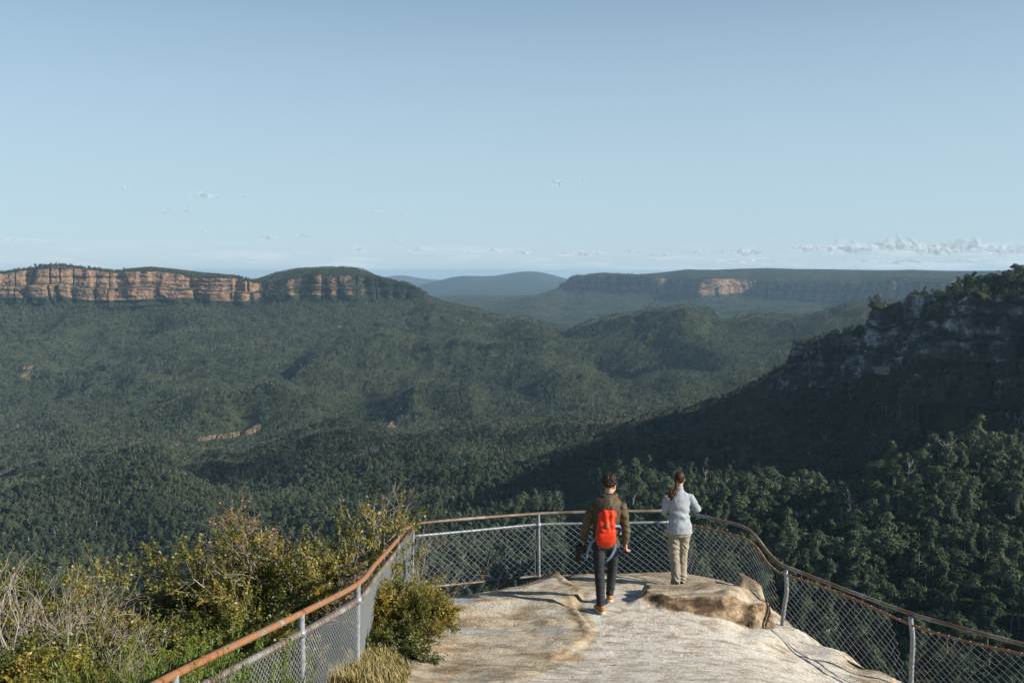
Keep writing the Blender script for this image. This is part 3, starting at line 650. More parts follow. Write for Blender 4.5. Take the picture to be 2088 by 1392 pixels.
# tilt to the slope: normal (-dx,-dy,1)
rot = np.zeros((n_, 3))
for i in range(n_):
    q = Vector((-dxn[i], -dyn[i], 1)).to_track_quat('Z', 'Y').to_matrix() @ Matrix.Rotation(rzp[i], 3, 'Z')
    rot[i] = q.to_euler()
zs = np.clip(can / 13, .3, 1.1) * rs.uniform(.85, 1.15, n_)
ff = instancer('distant_forest', x, y, z, rot, np.stack([ss, ss, ss * zs], -1), rs.randint(0, len(PATCH), n_), PATCH)
tag(ff, 'continuous eucalyptus canopy over the valley and far slopes', kind='stuff')
# brush on cliff tops and ledges
bx, by_, bz, bs = [], [], [], []
rs = np.random.RandomState(15)
for sd_, n0, sc0, th in ((23, 1500, .38, .42), (37, 900, .34, .34), (41, 700, .36, .4), (3, 5200, .62, .36), (11, 2600, .9, .40)):
    A, B_, C_, tv_, vg = CLIFFS[sd_]; i_ = rs.randint(0, A.shape[0], n0 * 6); j_ = rs.randint(0, A.shape[1], n0 * 6)
    ok = (vg[i_, j_] + rs.uniform(-.3, .3, n0 * 6) > th + .22) & (tv_[i_, j_] > .02); i_, j_ = i_[ok][:n0], j_[ok][:n0]
    bx.append(A[i_, j_]); by_.append(B_[i_, j_]); bz.append(C_[i_, j_] - 1.0); top = np.where(tv_[i_, j_] > .97, 1.0, .6); bs.append(sc0 * top * rs.uniform(.6, 1.35, len(i_)))
bx, by_, bz, bs = map(np.concatenate, (bx, by_, bz, bs)); n_ = len(bx)
bo = instancer('cliff_scrub', bx, by_, bz, np.stack([0 * bx, 0 * bx, rs.uniform(0, 6.28, n_)], -1), np.repeat(bs[:, None], 3, 1), rs.randint(0, 7, n_), [p_[2] for p_ in PROT])
tag(bo, 'scrubby bushes along the cliff tops and ledges', kind='stuff')
# two unseen stand-in clouds, added further down, cast the shadow bands over the foothills
# ------------------------------------------------------------------ air
def box_mesh(name, lo, hi, mat):
    (a, b, c), (d, e, f) = lo, hi
    V = [(a, b, c), (d, b, c), (d, e, c), (a, e, c), (a, b, f), (d, b, f), (d, e, f), (a, e, f)]
    return np_mesh(name, V, [np.array([(0, 3, 2, 1), (4, 5, 6, 7), (0, 1, 5, 4), (1, 2, 6, 5), (2, 3, 7, 6), (3, 0, 4, 7)])], [mat])
t = NT('valley_air'); pv = t.new('ShaderNodeVolumePrincipled')
pv.inputs['Color'].default_value = (.50, .76, 1.0, 1); pv.inputs['Density'].default_value = HAZE = 4.0e-5; pv.inputs['Anisotropy'].default_value = 0.2
pv.inputs['Density Attribute'].default_value = ''
t.link(pv.outputs[0], t.out.inputs['Volume']); t.m.cycles.homogeneous_volume = True
hz = obj('haze', box_mesh('haze', (-24000, -1200, -620), (44000, 30500, 52), t.m)); tag(hz, 'thin blue haze of air over the valley', kind='stuff')

# ------------------------------------------------------------------ clouds, real lumps of vapour high above the haze
t = NT('cloud_vapour'); lw = t.new('ShaderNodeLayerWeight'); lw.inputs[0].default_value = .5
fz = t.math('ADD', t.rng(lw.outputs['Facing'], .05, .85, 1.0, 0.0), t.math('MULTIPLY', t.math('SUBTRACT', t.noise(t.mapped(t.obj(), (.0045, .0045, .0045)), 1.0, 7, .75), .5), 1.3))
al = t.math('MULTIPLY', t.rng(fz, .15, 1.25), t.rng(t.new('ShaderNodeObjectInfo').outputs['Alpha'], 0, 1, 0, 1))
vn = t.new('ShaderNodeVectorMath'); vn.operation = 'ADD'; vn.inputs[1].default_value = (1.6, -1.2, 1.6); t.link(t.new('ShaderNodeNewGeometry').outputs['Normal'], vn.inputs[0])
vn2 = t.new('ShaderNodeVectorMath'); vn2.operation = 'NORMALIZE'; t.link(vn.outputs[0], vn2.inputs[0])
df = t.new('ShaderNodeBsdfDiffuse'); t.link(vn2.outputs[0], df.inputs['Normal']); df.inputs[0].default_value = (.50, .54, .60, 1); trn = t.new('ShaderNodeBsdfTranslucent'); trn.inputs[0].default_value = (.86, .87, .9, 1)
ms = t.new('ShaderNodeMixShader'); ms.inputs[0].default_value = .25; t.link(df.outputs[0], ms.inputs[1]); t.link(trn.outputs[0], ms.inputs[2])
tp = t.new('ShaderNodeBsdfTransparent'); m2_ = t.new('ShaderNodeMixShader'); t.link(al, m2_.inputs[0]); t.link(tp.outputs[0], m2_.inputs[1]); t.link(ms.outputs[0], m2_.inputs[2]); t.link(m2_.outputs[0], t.out.inputs['Surface'])
M['cloud'] = t.m
def lump(n=3):
    import bmesh
    bm = bmesh.new(); bmesh.ops.create_icosphere(bm, subdivisions=n, radius=1)
    V = np.array([v.co[:] for v in bm.verts]); Fq = np.array([[v.index for v in f.verts] for f in bm.faces]); bm.free(); return V, Fq
LV, LF_ = lump(3)
def cloud_mesh(seed, L_, D_, H_, n=9):
    rs = np.random.RandomState(seed); Vs, Fs = [], []
    for i in range(n):
        q = rs.uniform(-1, 1); r = (1 - .75 * abs(q)) * rs.uniform(.5, 1)
        c_ = np.array([q * L_ * .5 * .8, rs.uniform(-.3, .3) * D_, H_ * .25 * rs.uniform(-.4, .8) * r])
        w0 = (.22 if n < 20 else .11); e = np.array([L_ * rs.uniform(.6, 1.1) * w0, D_ * rs.uniform(.3, .5), H_ * rs.uniform(.22, .42) * r + H_ * .08])
        d = 1 + .35 * fbm(LV[:, 0] * 1.7 + i * 5, LV[:, 1] * 1.7, LV[:, 2] * 1.7 + seed, 3, 3)[:, None]
        v = LV * d * e + c_; v[:, 2] = np.maximum(v[:, 2], -H_ * .28 + .04 * H_ * LV[:, 0])
        Vs.append(v); Fs.append(LF_ + i * len(LV))
    me = np_mesh('cloud', np.concatenate(Vs), [np.concatenate(Fs)], [M['cloud']]); o = bpy.data.objects.new('cloud_tmp', me); COL.objects.link(o)
    r = o.modifiers.new('skin', 'REMESH'); r.mode = 'VOXEL'; r.voxel_size = max(H_ / 14.0, L_ / 110.0); r.use_smooth_shade = True
    s = o.modifiers.new('soft', 'SMOOTH'); s.factor = .5; s.iterations = 9
    m2 = bpy.data.meshes.new_from_object(o.evaluated_get(bpy.context.evaluated_depsgraph_get())); bpy.data.objects.remove(o); m2.name = 'cloud'
    if not m2.materials: m2.materials.append(M['cloud'])
    m2.polygons.foreach_set('use_smooth', np.ones(len(m2.polygons), bool))
    return m2
CL = [(412,400,76,22,'longest of the small clouds high on the left'),(338,432,40,16,'small grey cloud left of and below the longest high one'),(384,428,18,26,'thin upright scrap of cloud on the left'),(252,384,34,14,'faint highest scrap of cloud at far left'),(420,473,26,10,'tiny cloud alone low above the left mountain'),
 (500,400,26,8,'faint streak of cloud right of the longest high one'),(548,485,46,16,'grey tufted cloud above the domed mountain'),(612,482,38,12,'small flat cloud just right of the grey tufted one'),(728,508,34,12,'small pale cloud above the right end of the domed mountain'),(768,432,34,14,'lone cloud scrap high in the centre left'),
 (822,438,22,9,'faint wisp beside the lone centre left scrap'),(902,415,18,7,'tiniest cloud fleck near the middle of the sky'),(810,491,40,11,'slanting small cloud above the blue distant ridges'),(850,510,56,16,'broad grey puff above the distant blue mountain'),(948,514,30,9,'faint low puff left of the twin puffs'),
 (1012,512,54,14,'left one of the twin puffs above the far mountain'),(1070,515,42,16,'right one of the twin puffs above the far mountain'),(1135,374,44,18,'faint patch highest in the middle of the sky'),(1186,366,18,14,'small smudge right of the highest middle patch'),
 (1190,518,110,20,'long low cloud above the cliff nose of the far plateau'),(1287,514,38,12,'small cloud on the gap between two long low clouds'),(1345,520,90,16,'low cloud bank piece left of the plateau middle'),(1425,515,60,14,'short cloud above the plateau middle'),(1520,517,110,20,'flat grey cloud above the plateau right of its middle'),
 (1645,508,80,20,'first heap of the large cloud bank on the right'),(1730,508,120,34,'rounded heap in the left of the large right hand bank'),(1820,502,130,40,'tallest white heap of the large cloud bank'),(1900,512,120,30,'low heap between the two tallest white ones'),(1965,504,120,38,'white heap near the right end of the cloud bank'),(2060,514,110,30,'last heap of the bank at the right edge'),
 (80,492,60,9,'thin pale streak low at far left'),(20,490,60,12,'pale streak touching the left edge'),(1530,532,260,16,'long pale sheet of cloud low over the plateau'),(1860,534,330,18,'long pale sheet beneath the large heaps')]
for i, (px, py, w_, h_, lab) in enumerate(CL):
    Yc = 24000.0; p = P(px, py, Yc); s_ = Yc / F
    o = obj('cloud', cloud_mesh(700 + i, w_ * s_, w_ * s_ * .6, h_ * s_ * (1.2 if w_ < 100 else 1.35), 14 if w_ < 60 else 34)); o.location = p
    o.color = (1, 1, 1, .24 if py < 480 else (.32 if w_ < 60 else .36))
    tag(o, lab, 'cloud', 'small clouds above the horizon' if py < 480 or w_ < 60 else 'low clouds in a row above the horizon')

for gx_, gy_, gz_, L_, D_, lab in [(-297, 1395, -235, 520, 125, 'long ragged stand-in cloud added outside the view to the right to shade the foothills'), (-505, 1275, -250, 470, 110, 'smaller ragged stand-in cloud added beside the long one, outside the view, to shade the foothills'),]:
    T_ = 1500.0 / sun_dir.z  # unseen cloud added up the sun's line so its shadow bands a foothill
    o = obj('cloud', cloud_mesh(int(L_), L_, D_, 60, 30)); o.location = (gx_ + sun_dir.x * T_, gy_ + sun_dir.y * T_, gz_ + 1500); o.color = (1, 1, 1, 1)
    o.rotation_euler = (0, 0, math.radians(8)); tag(o, lab, 'cloud')
# ------------------------------------------------------------------ lookout rock
OUT = np.array([(-2.6, 3.0), (-2.25, 6.0), (-1.75, 8.4), (-1.58, 9.9), (-1.45, 11.4), (-1.40, 12.6), (-1.25, 13.2), (-1.02, 13.55), (-.6, 13.75), (-.25, 13.95), (.1, 14.2), (.42, 14.75), (.62, 14.95), (.80, 15.05), (1.0, 15.32), (1.8, 15.5), (2.6, 15.55), (3.1, 15.25), (3.55, 14.9), (4.2, 14.1), (4.9, 13.2), (5.6, 12.2), (6.4, 10.9), (7.4, 9.0), (8.6, 6.0), (9.0, 3.0)])
def sdist(x, y, poly):
    """signed distance to outline, positive inside"""
    d = np.full(x.shape, 1e9); ins = np.zeros(x.shape, bool)
    n = len(poly)
    for i in range(n):
        ax, ay = poly[i]; bx, by = poly[(i + 1) % n]
        ex, ey = bx - ax, by - ay; t_ = np.clip(((x - ax) * ex + (y - ay) * ey) / (ex * ex + ey * ey), 0, 1)
        d = np.minimum(d, np.hypot(x - ax - t_ * ex, y - ay - t_ * ey))
        c_ = ((ay > y) != (by > y)) & (x < (bx - ax) * (y - ay) / (by - ay + 1e-12) + ax); ins ^= c_
    return np.where(ins, d, -d)
LEDGE = np.array([(8.0, .20), (9.6, .05), (10.4, .35), (10.9, .62), (11.3, .80), (11.8, .92), (12.2, .93), (12.6, .88), (13.0, .80), (13.35, .92), (13.7, .95), (14.0, .82), (14.4, .72), (16, .6)])
def base_z(x, y):
    z = np.interp(y, [3, 8, 9, 9.9, 11, 12, 13, 14, 15.3, 16.2], [1.6, .9, .55, .33, .12, .02, 0, -.06, -.19, -.3])
    z = z - .62 * (1 - np.exp(-.35 * np.logaddexp(0, (x - 2.9) / .35) / 1.0)) * sstep(15.6, 13.6, y) - .035 * np.logaddexp(0, (x - 3.6) / .35)
    z = z + .10 * sstep(-.7, -1.7, x) * sstep(12.5, 10, y)
    return z
def rock_z(x, y, fine=True):
    x = np.asarray(x, float); y = np.asarray(y, float)
    z = base_z(x, y)
    wob = .10 * fbm(x * 1.6, y * 1.6, 0, 201, 4) if fine else 0
    # left slab, a broken edge facing right
    xb = np.interp(y, LEDGE[:, 0], LEDGE[:, 1]) + .9 * wob + ((.06 * vnoise(y * 4.2, x * 2, 0, 203) + .035 * vnoise(y * 13, x * 5, 0, 204)) if fine else 0)
    up = sstep(0.02, -.045, x - xb)
    hgt = np.interp(y, [8, 10.2, 10.8, 11.6, 12.6, 13.4, 14.2, 15], [.0, .01, .03, .055, .075, .09, .10, .08])
    z = z + hgt * up * (0.75 + .25 * sstep(-1.6, 0, x - xb))
    # undulating slab with two shallow basins
    z = z - .05 * np.exp(-(((x + .15) / .55) ** 2 + ((y - 12.2) / .45) ** 2)) + .05 * np.exp(-(((x + .35) / .4) ** 2 + ((y - 12.85) / .3) ** 2))
    # raised block right of the man
    q = (np.abs((x - 2.68) / .86) ** 3 + np.abs((y - 13.45) / .60) ** 2.6) ** .38 + ((.13 * fbm(x * 2.2, y * 2.2, 0, 207, 3) + .05 * vnoise(x * 9, y * 9, 0, 208)) if fine else 0)
    blk = sstep(1.08, .90, q) * sstep(14.3, 13.5, y)
    top_ = .195 + .02 * np.sin(x * 5) - .09 * sstep(2.9, 3.5, x)
    z = z + (np.maximum(top_ + base_z(2.4, 13.3) - base_z(x, y), .02) if True else 0) * blk
    if fine: z = z + np.exp(-((q - 1.0) / .13) ** 2) * (.05 * fbm(x * 8, y * 8, 0, 209, 5) + .03 * np.sin(x * 17 + 5 * vnoise(x * 3, y * 3, 0, 210)) * .6)
    q5 = np.hypot((x - 1.86) / .34, (y - 13.12) / .16); z = z + .10 * sstep(1.1, .3, q5) * (1 - blk)
    q2 = np.hypot((x - 2.3) / .5, (y - 13.05) / .3); z = z + .01 * sstep(1.0, .6, q2)
    # folds running down from the block on the right
    f_ = np.sin((x * .82 - y * .57) * 9.5 + 2.0 * fbm(x, y, 0, 211, 2)); z = z + .035 * f_ * sstep(2.6, 3.0, x) * sstep(14.0, 13.2, y) * sstep(11.6, 12.6, y)
    # standing stub of rock outside the fence bend
    q3 = np.hypot((x - 3.52) / .22, (y - 14.55) / .25) + (.2 * vnoise(x * 6, y * 6, 0, 213) if fine else 0); z = z + .24 * sstep(1.15, .7, q3)
    # little notches in the left edge
    z = z - .10 * np.exp(-(((x - .80) / .14) ** 2 + ((y - 13.0) / .12) ** 2))
    # dark stub by the back fence post
    q4 = np.hypot((x - .62) / .34, (y - 14.75) / .22) + (.3 * vnoise(x * 5, y * 5, 0, 217) if fine else 0); z = z + .05 * sstep(1.1, .5, q4)
    if fine:
        z = z + .030 * fbm(x * 1.1, y * 1.1, 0, 221, 3) + .012 * fbm(x * 5, y * 7, 0, 223, 3) + .006 * fbm(x * 16, y * 22, 0, 225, 3) + .022 * np.exp(-((x - xb + .1) / .2) ** 2) * fbm(x * 9, y * 9, 0, 226, 3)
        strat = .018 * vnoise(z * 40, x * .7, y * .7, 229); z = z + strat * blk
    return z
gx = np.arange(-4.0, 10.0, .035); gy = np.concatenate([np.arange(3.0, 9.4, .12), np.arange(9.4, 17.4, .035)])
X_, Y_ = np.meshgrid(gx, gy, indexing='ij')
S_ = sdist(X_, Y_, OUT) + .10 * fbm(X_ * 1.5, Y_ * 1.5, 0, 241, 4)
Z_ = rock_z(X_, Y_)
Z_ = Z_ - .10 * sstep(.45, 0.0, S_) - np.where(S_ < 0, np.minimum(-S_ * (3.2 + 2 * vnoise(X_ * 1.3, Y_ * 1.3, 0, 243)), 6.0), 0) - .18 * sstep(0.9, 0, S_) * sstep(3.4, 4.5, X_)
xb = np.interp(Y_, LEDGE[:, 0], LEDGE[:, 1]); nzb = fbm(X_ * 3, Y_ * 3, 0, 251, 4)
edge = (.75 + .5 * fbm(X_ * 7, Y_ * 7, 0, 255, 3)) * np.exp(-((X_ - xb + .08 + .14 * nzb) / .075) ** 2) * sstep(10.6, 11.6, Y_) * sstep(14.9, 14.4, Y_)
blkq = (np.abs((X_ - 2.68) / .86) ** 3 + np.abs((Y_ - 13.45) / .60) ** 2.6) ** .38 + .1 * fbm(X_ * 2.2, Y_ * 2.2, 0, 207, 3)
edge = np.maximum(edge, np.exp(-((blkq - .98) / .16) ** 2) * sstep(13.75, 13.2, Y_))
edge = np.maximum(edge, .8 * sstep(.35, 0, S_) * (X_ < 1.2) * (Y_ > 12)); edge = np.maximum(edge, .8 * sstep(1.3, .3, np.hypot((X_ - 3.52) / .3, (Y_ - 14.55) / .3)))
edge = np.maximum(edge, np.exp(-(np.hypot((X_ - .62) / .5, (Y_ - 14.7) / .3)) ** 2))
path = sstep(-.02, .25, X_ - xb) * sstep(1.02, 1.25, blkq) * sstep(5.0, 3.6, X_ + .3 * nzb) * sstep(14.9, 13.2, Y_)
slab = sstep(.1, -.1, X_ - xb)
I = np.arange(len(gx) - 1)[:, None] * len(gy) + np.arange(len(gy) - 1)[None, :]
Q = np.stack([I, I + len(gy), I + len(gy) + 1, I + 1], axis=-1).reshape(-1, 4)
t = NT('lookout_sandstone'); p = t.pos()
nA = t.noise(t.mapped(p, (1.0, 1.9, 1.5)), 1.3, 6, .62, .8); nB = t.noise(t.mapped(p, (1, 1.7, 1.5)), 3.4, 8, .70, .3); nC = t.noise(p, 26.0, 5, .7); nD = t.noise(t.mapped(p, (.9, 2.2, 1)), .8, 5, .6, 1.2)
white = t.ramp(nB, [(0.32, (.27, .215, .155)), (0.44, (.46, .40, .32)), (0.52, (.60, .55, .47)), (0.72, (.68, .645, .58))])
tan = t.ramp(t.math('ADD', t.math('MULTIPLY', nA, .6), t.math('MULTIPLY', nB, .4)), [(0.34, (.13, .10, .07)), (0.43, (.27, .21, .14)), (0.5, (.43, .355, .25)), (0.56, (.56, .475, .36)), (0.66, (.42, .31, .18))])
brown = t.ramp(nB, [(0.34, (.030, .023, .018)), (0.47, (.13, .088, .052)), (0.55, (.30, .215, .13)), (0.66, (.50, .40, .27))])
grey = t.ramp(nA, [(0.35, (.24, .23, .22)), (0.6, (.46, .46, .46))])
c = t.mix(t.rng(t.math('ADD', t.attr('path'), t.math('MULTIPLY', t.math('SUBTRACT', nA, .5), 1.4)), .35, .75), tan, white)
c = t.mix(t.math('MULTIPLY', t.rng(nD, .56, .64), t.attr('slab')), c, grey)
c = t.mix(t.math('MULTIPLY', t.rng(nD, .40, .33), .75), c, (.42, .24, .10))
c = t.mix(t.rng(t.math('ADD', t.attr('edge'), t.math('MULTIPLY', t.math('SUBTRACT', nB, .5), 1.6)), .38, .70), c, brown)
c = t.mix(t.rng(nC, .55, .70, 0, .6), c, (.13, .10, .075))
vo = t.new('ShaderNodeTexVoronoi'); vo.feature = 'DISTANCE_TO_EDGE'; vo.inputs['Scale'].default_value = 1.1; vo.inputs['Randomness'].default_value = 1.0
wv = t.new('ShaderNodeVectorMath'); wv.operation = 'ADD'; nv_ = t.new('ShaderNodeTexNoise'); nv_.inputs['Scale'].default_value = 2.2; nv_.inputs['Detail'].default_value = 5; t.link(p, nv_.inputs['Vector']); t.link(p, wv.inputs[0]); t.link(nv_.outputs['Color'], wv.inputs[1]); t.link(wv.outputs[0], vo.inputs['Vector'])
crk = t.rng(vo.outputs['Distance'], .0, .012)
crm = t.math('MAXIMUM', crk, t.rng(t.noise(p, .9, 2), .36, .42))
c = t.mix(crm, (.10, .075, .052), c)
pit = t.rng(t.noise(p, 55.0, 3, .6), .62, .70)
c = t.mix(t.math('MULTIPLY', pit, .55), c, (.08, .06, .045))
hgt_ = t.math('ADD', t.math('ADD', t.math('MULTIPLY', nB, .9), t.math('MULTIPLY', nC, .6)), t.math('MULTIPLY', crm, .25))
t.principled(c, .9, t.bump(hgt_, .05, .9), spec=.12); M['lookout'] = t.m
rock = obj('rock_platform', np_mesh('rock_platform', np.stack([X_, Y_, Z_], -1), [Q], [M['lookout']], smooth=True, attrs={k_: ('POINT', 'FLOAT', v_.astype(np.float32).ravel()) for k_, v_ in (('edge', edge), ('path', path), ('slab', slab.astype(float)))}))
tag(rock, 'weathered pale sandstone lookout ledge the two people walk on', kind='structure')
# sandstone stub and slope left of the fence
gx = np.arange(-16, -1.0, .22); gy = np.arange(3.0, 24, .22); X_, Y_ = np.meshgrid(gx, gy, indexing='ij')
def slope_z(x, y): return np.interp(y, [3, 8, 11, 14, 17, 24], [.9, .25, -.35, -1.0, -2.6, -9.0]) + .5 * sstep(-3.2, -1.9, x) - .10 * np.maximum(-x - 3, 0) + .15 * fbm(x * .6, y * .6, 0, 261, 3) - 1.0 * sstep(-2.0, -1.0, x) * sstep(9, 12, y)
Z_ = slope_z(X_, Y_) - 3.5 * sstep(-1.95, -1.2, X_)
I = np.arange(len(gx) - 1)[:, None] * len(gy) + np.arange(len(gy) - 1)[None, :]
t = NT('leaf_litter'); n1 = t.noise(t.pos(), 9, 6, .7); t.principled(t.ramp(n1, [(.35, (.03, .025, .015)), (.6, (.10, .08, .05)), (.75, (.22, .18, .11))]), .95, t.bump(n1, .05, .8), spec=0); M['litter'] = t.m
o = obj('ground', np_mesh('ground', np.stack([X_, Y_, Z_], -1), [np.stack([I, I + len(gy), I + len(gy) + 1, I + 1], axis=-1).reshape(-1, 4)], [M['litter']], smooth=True)); tag(o, 'leaf littered slope falling away outside the left fence', kind='structure')

# ------------------------------------------------------------------ fence
t = NT('galvanised'); n1 = t.noise(t.obj(), 30, 4); t.principled(t.ramp(n1, [(.35, (.19, .205, .215)), (.65, (.33, .35, .37))]), .5, None, metal=.35); M['galv'] = t.m
t = NT('rusty_rail'); n1 = t.noise(t.mapped(t.obj(), (3, 3, 3)), 2.2, 6, .7)
t.principled(t.ramp(n1, [(.30, (.10, .045, .022)), (.45, (.30, .125, .05)), (.56, (.20, .115, .065)), (.66, (.27, .235, .20))]), .65, t.bump(n1, .002, .5), metal=.1); M['rust'] = t.m
t = NT('weathered_pipe'); n1 = t.noise(t.mapped(t.obj(), (2, 2, 2)), 1.6, 6, .7)
t.principled(t.ramp(n1, [(.32, (.11, .06, .035)), (.46, (.16, .115, .08)), (.58, (.24, .21, .18)), (.7, (.36, .34, .31))]), .55, None, metal=.25); M['pipe'] = t.m
t = NT('wire'); t.principled((.30, .32, .33), .5, None, metal=.35); M['wire'] = t.m
t = NT('dark_pipe'); t.principled((.07, .065, .06), .5, None, metal=.3); M['dpipe'] = t.m
# corner points: rail top, base
L0 = (P(250, 1428, 5.4), None); 
left = [(P(190, 1470, 4.9), P(190, 1470, 4.9) - Vector((0, 0, 1.0))), (P(355, 1375, 6.2), P(355, 1375, 6.2) - Vector((0, 0, 1.0))), (P(614, 1250, 8.2), P(614, 1250, 8.2) - Vector((0, 0, .98))), (P(729, 1190, 9.9), P(727, 1386, 9.9)), (P(841, 1070, 14.4), P(840, 1196, 14.4))]
back = [(P(841, 1070, 14.4), P(840, 1196, 14.4)), (P(1098, 1048, 15.3), P(1099, 1173, 15.3)), (P(1372, 1041, 15.5), P(1395, 1173, 15.45))]
RB, RT = P(1592, 1288, 13.5), P(1606, 1160, 13.5)
R2B, R2T = P(1856, 1428, 11.9), P(1862, 1256, 11.9)
R3B, R3T = P(2230, 1560, 10.1), P(2235, 1366, 10.1)
fence = empty('lookout_fence', (0, 0, 0)); tag(fence, 'chain-link safety fence with rusty pipe handrail round the lookout edge', 'fence')
def pipe(name, pts, r, mat, sides=10, parent=fence, n=8, raw=False):
    p_ = np.array([tuple(q) for q in pts]); 
    if not raw: p_ = spline(p_, n)
    V, Fs = tubes([p_], [np.full(len(p_), r)], sides)
    return obj(name, np_mesh(name, V, Fs, [mat], smooth=True), parent)
up = Vector((0, 0, 1))
# handrails
q = [a_[0] for a_ in left]
hr1 = pipe('handrail', q[:-1] + [P(765, 1150, 11.2), P(800, 1112, 12.7), P(826, 1080, 13.9), P(841, 1069, 14.4)], .028, M['rust'], 12)
hr1['label'] = 'orange rusted handrail of the left run'
hr2 = pipe('handrail', [P(841, 1069, 14.42), P(860, 1066, 14.5), P(960, 1057, 14.85), P(1098, 1047, 15.3), P(1180, 1044, 15.35), P(1290, 1042, 15.4), P(1372, 1041, 15.45)], .024, M['pipe'])
RAILR = [P(1372, 1041, 15.45), P(1392, 1043, 15.3), P(1430, 1052, 14.9), P(1490, 1066, 14.5), P(1522, 1077, 14.2), P(1545, 1098, 14.0), P(1568, 1128, 13.8), P(1592, 1150, 13.6), P(1606, 1156, 13.5), P(1730, 1204, 12.7), P(1862, 1252, 11.9), P(1975, 1284, 11.2), P(2095, 1316, 10.7), P(2235, 1362, 10.1)]
hr3 = pipe('handrail', RAILR, .024, M['pipe'])
hr3['label'] = 'bent dark handrail of the right run'
# middle rails carrying the wire
midl = [a_[0] - up * .17 for a_ in left]
mr1 = pipe('middle_rail', midl[:-1] + [P(765, 1150, 11.2) - up * .16, P(800, 1112, 12.7) - up * .14, P(828, 1082, 13.9) - up * .10, P(841, 1084, 14.4)], .026, M['pipe'])
mr2 = pipe('middle_rail', [P(841, 1093, 14.4), P(960, 1082, 14.85), P(1098, 1069, 15.3), P(1200, 1067, 15.35), P(1372, 1064, 15.45)], .02, M['galv'])
MIDR = [P(1372, 1064, 15.45), P(1410, 1070, 15.1), P(1480, 1086, 14.55), P(1520, 1098, 14.2), P(1545, 1118, 14.0), P(1566, 1148, 13.8), P(1588, 1166, 13.6), P(1604, 1171, 13.5), P(1730, 1216, 12.7), P(1858, 1273, 11.9), P(1975, 1308, 11.2), P(2095, 1336, 10.7), P(2235, 1385, 10.1)]
mr3 = pipe('middle_rail', MIDR, .015, M['rust'], 8)
# bottom rails
lowb = [left[0][1], left[1][1], left[2][1], left[3][1] + up * .03, P(770, 1300, 11.8), P(841, 1203, 14.4)]
br1 = pipe('bottom_rail', lowb, .018, M['dpipe'], 8)
br2 = pipe('bottom_rail', [P(841, 1200, 14.4), P(890, 1195, 14.6), P(1000, 1184, 15.0), P(1099, 1174, 15.3), P(1180, 1173, 15.35), P(1280, 1171, 15.4), P(1395, 1172, 15.45)], .017, M['pipe'], 8)
def grd(px, py, Y, dz=.03):
    p_ = P(px, py, Y); p_.z = float(rock_z(p_.x, p_.y, False)) + dz; return p_
BOTR = [P(1395, 1173, 15.45), P(1440, 1188, 14.9), P(1490, 1206, 14.45), P(1528, 1219, 14.1), P(1552, 1243, 13.9), P(1572, 1272, 13.7), P(1594, 1284, 13.5), P(1640, 1306, 13.2), P(1740, 1354, 12.55), P(1856, 1412, 11.9), P(1990, 1470, 11.0), P(2230, 1560, 10.1)]
br3 = pipe('bottom_rail', BOTR, .019, M['dpipe'], 8)
# posts
def post(b_, t_, r=.026, mat='galv', bend=None):
    pts = [b_ - up * .12, b_ + (t_ - b_) * .5, b_ + (t_ - b_) * .88, t_] if bend is None else [b_ - up * .12, b_ + (t_ - b_) * .45, b_ + (t_ - b_) * .85, t_ + Vector(bend)]
    return pipe('post', pts, r, M[mat], 10)
for b_, t_ in [(left[i][1], left[i][0]) for i in (0, 1, 2)]: post(b_, t_, .030)
post(left[3][1], left[3][0], .032)
post(P(840, 1208, 14.4), P(842, 1075, 14.4), .026)
post(back[1][1], back[1][0], .025)
post(P(1398, 1180, 15.45), P(1386, 1045, 15.45), .025)
post(RB, P(1606, 1190, 13.5), .029, bend=(-.03, 0, .19))
post(R2B, P(1862, 1280, 11.9), .029, bend=(-.04, 0, .15))
post(R3B, R3T, .029)
# short hooks up from the middle rail to the handrail
for px, pt, pb, Y in [(1634, 1168, 1182, 13.3), (1665, 1181, 1192, 13.1), (1758, 1213, 1232, 12.5), (2014, 1296, 1317, 11.0)]:
    pipe('rail_hanger', [P(px, pt, Y), P(px, pb, Y)], .006, M['pipe'], 5, raw=True)
# collars where posts meet the rails
for (b_, t_) in [(left[i][1], left[i][0]) for i in (1, 2, 3)] + [(back[1][1], back[1][0])]:
    pipe('collar', [t_ - up * .20, t_ - up * .14], .040, M['galv'], 10, raw=True)
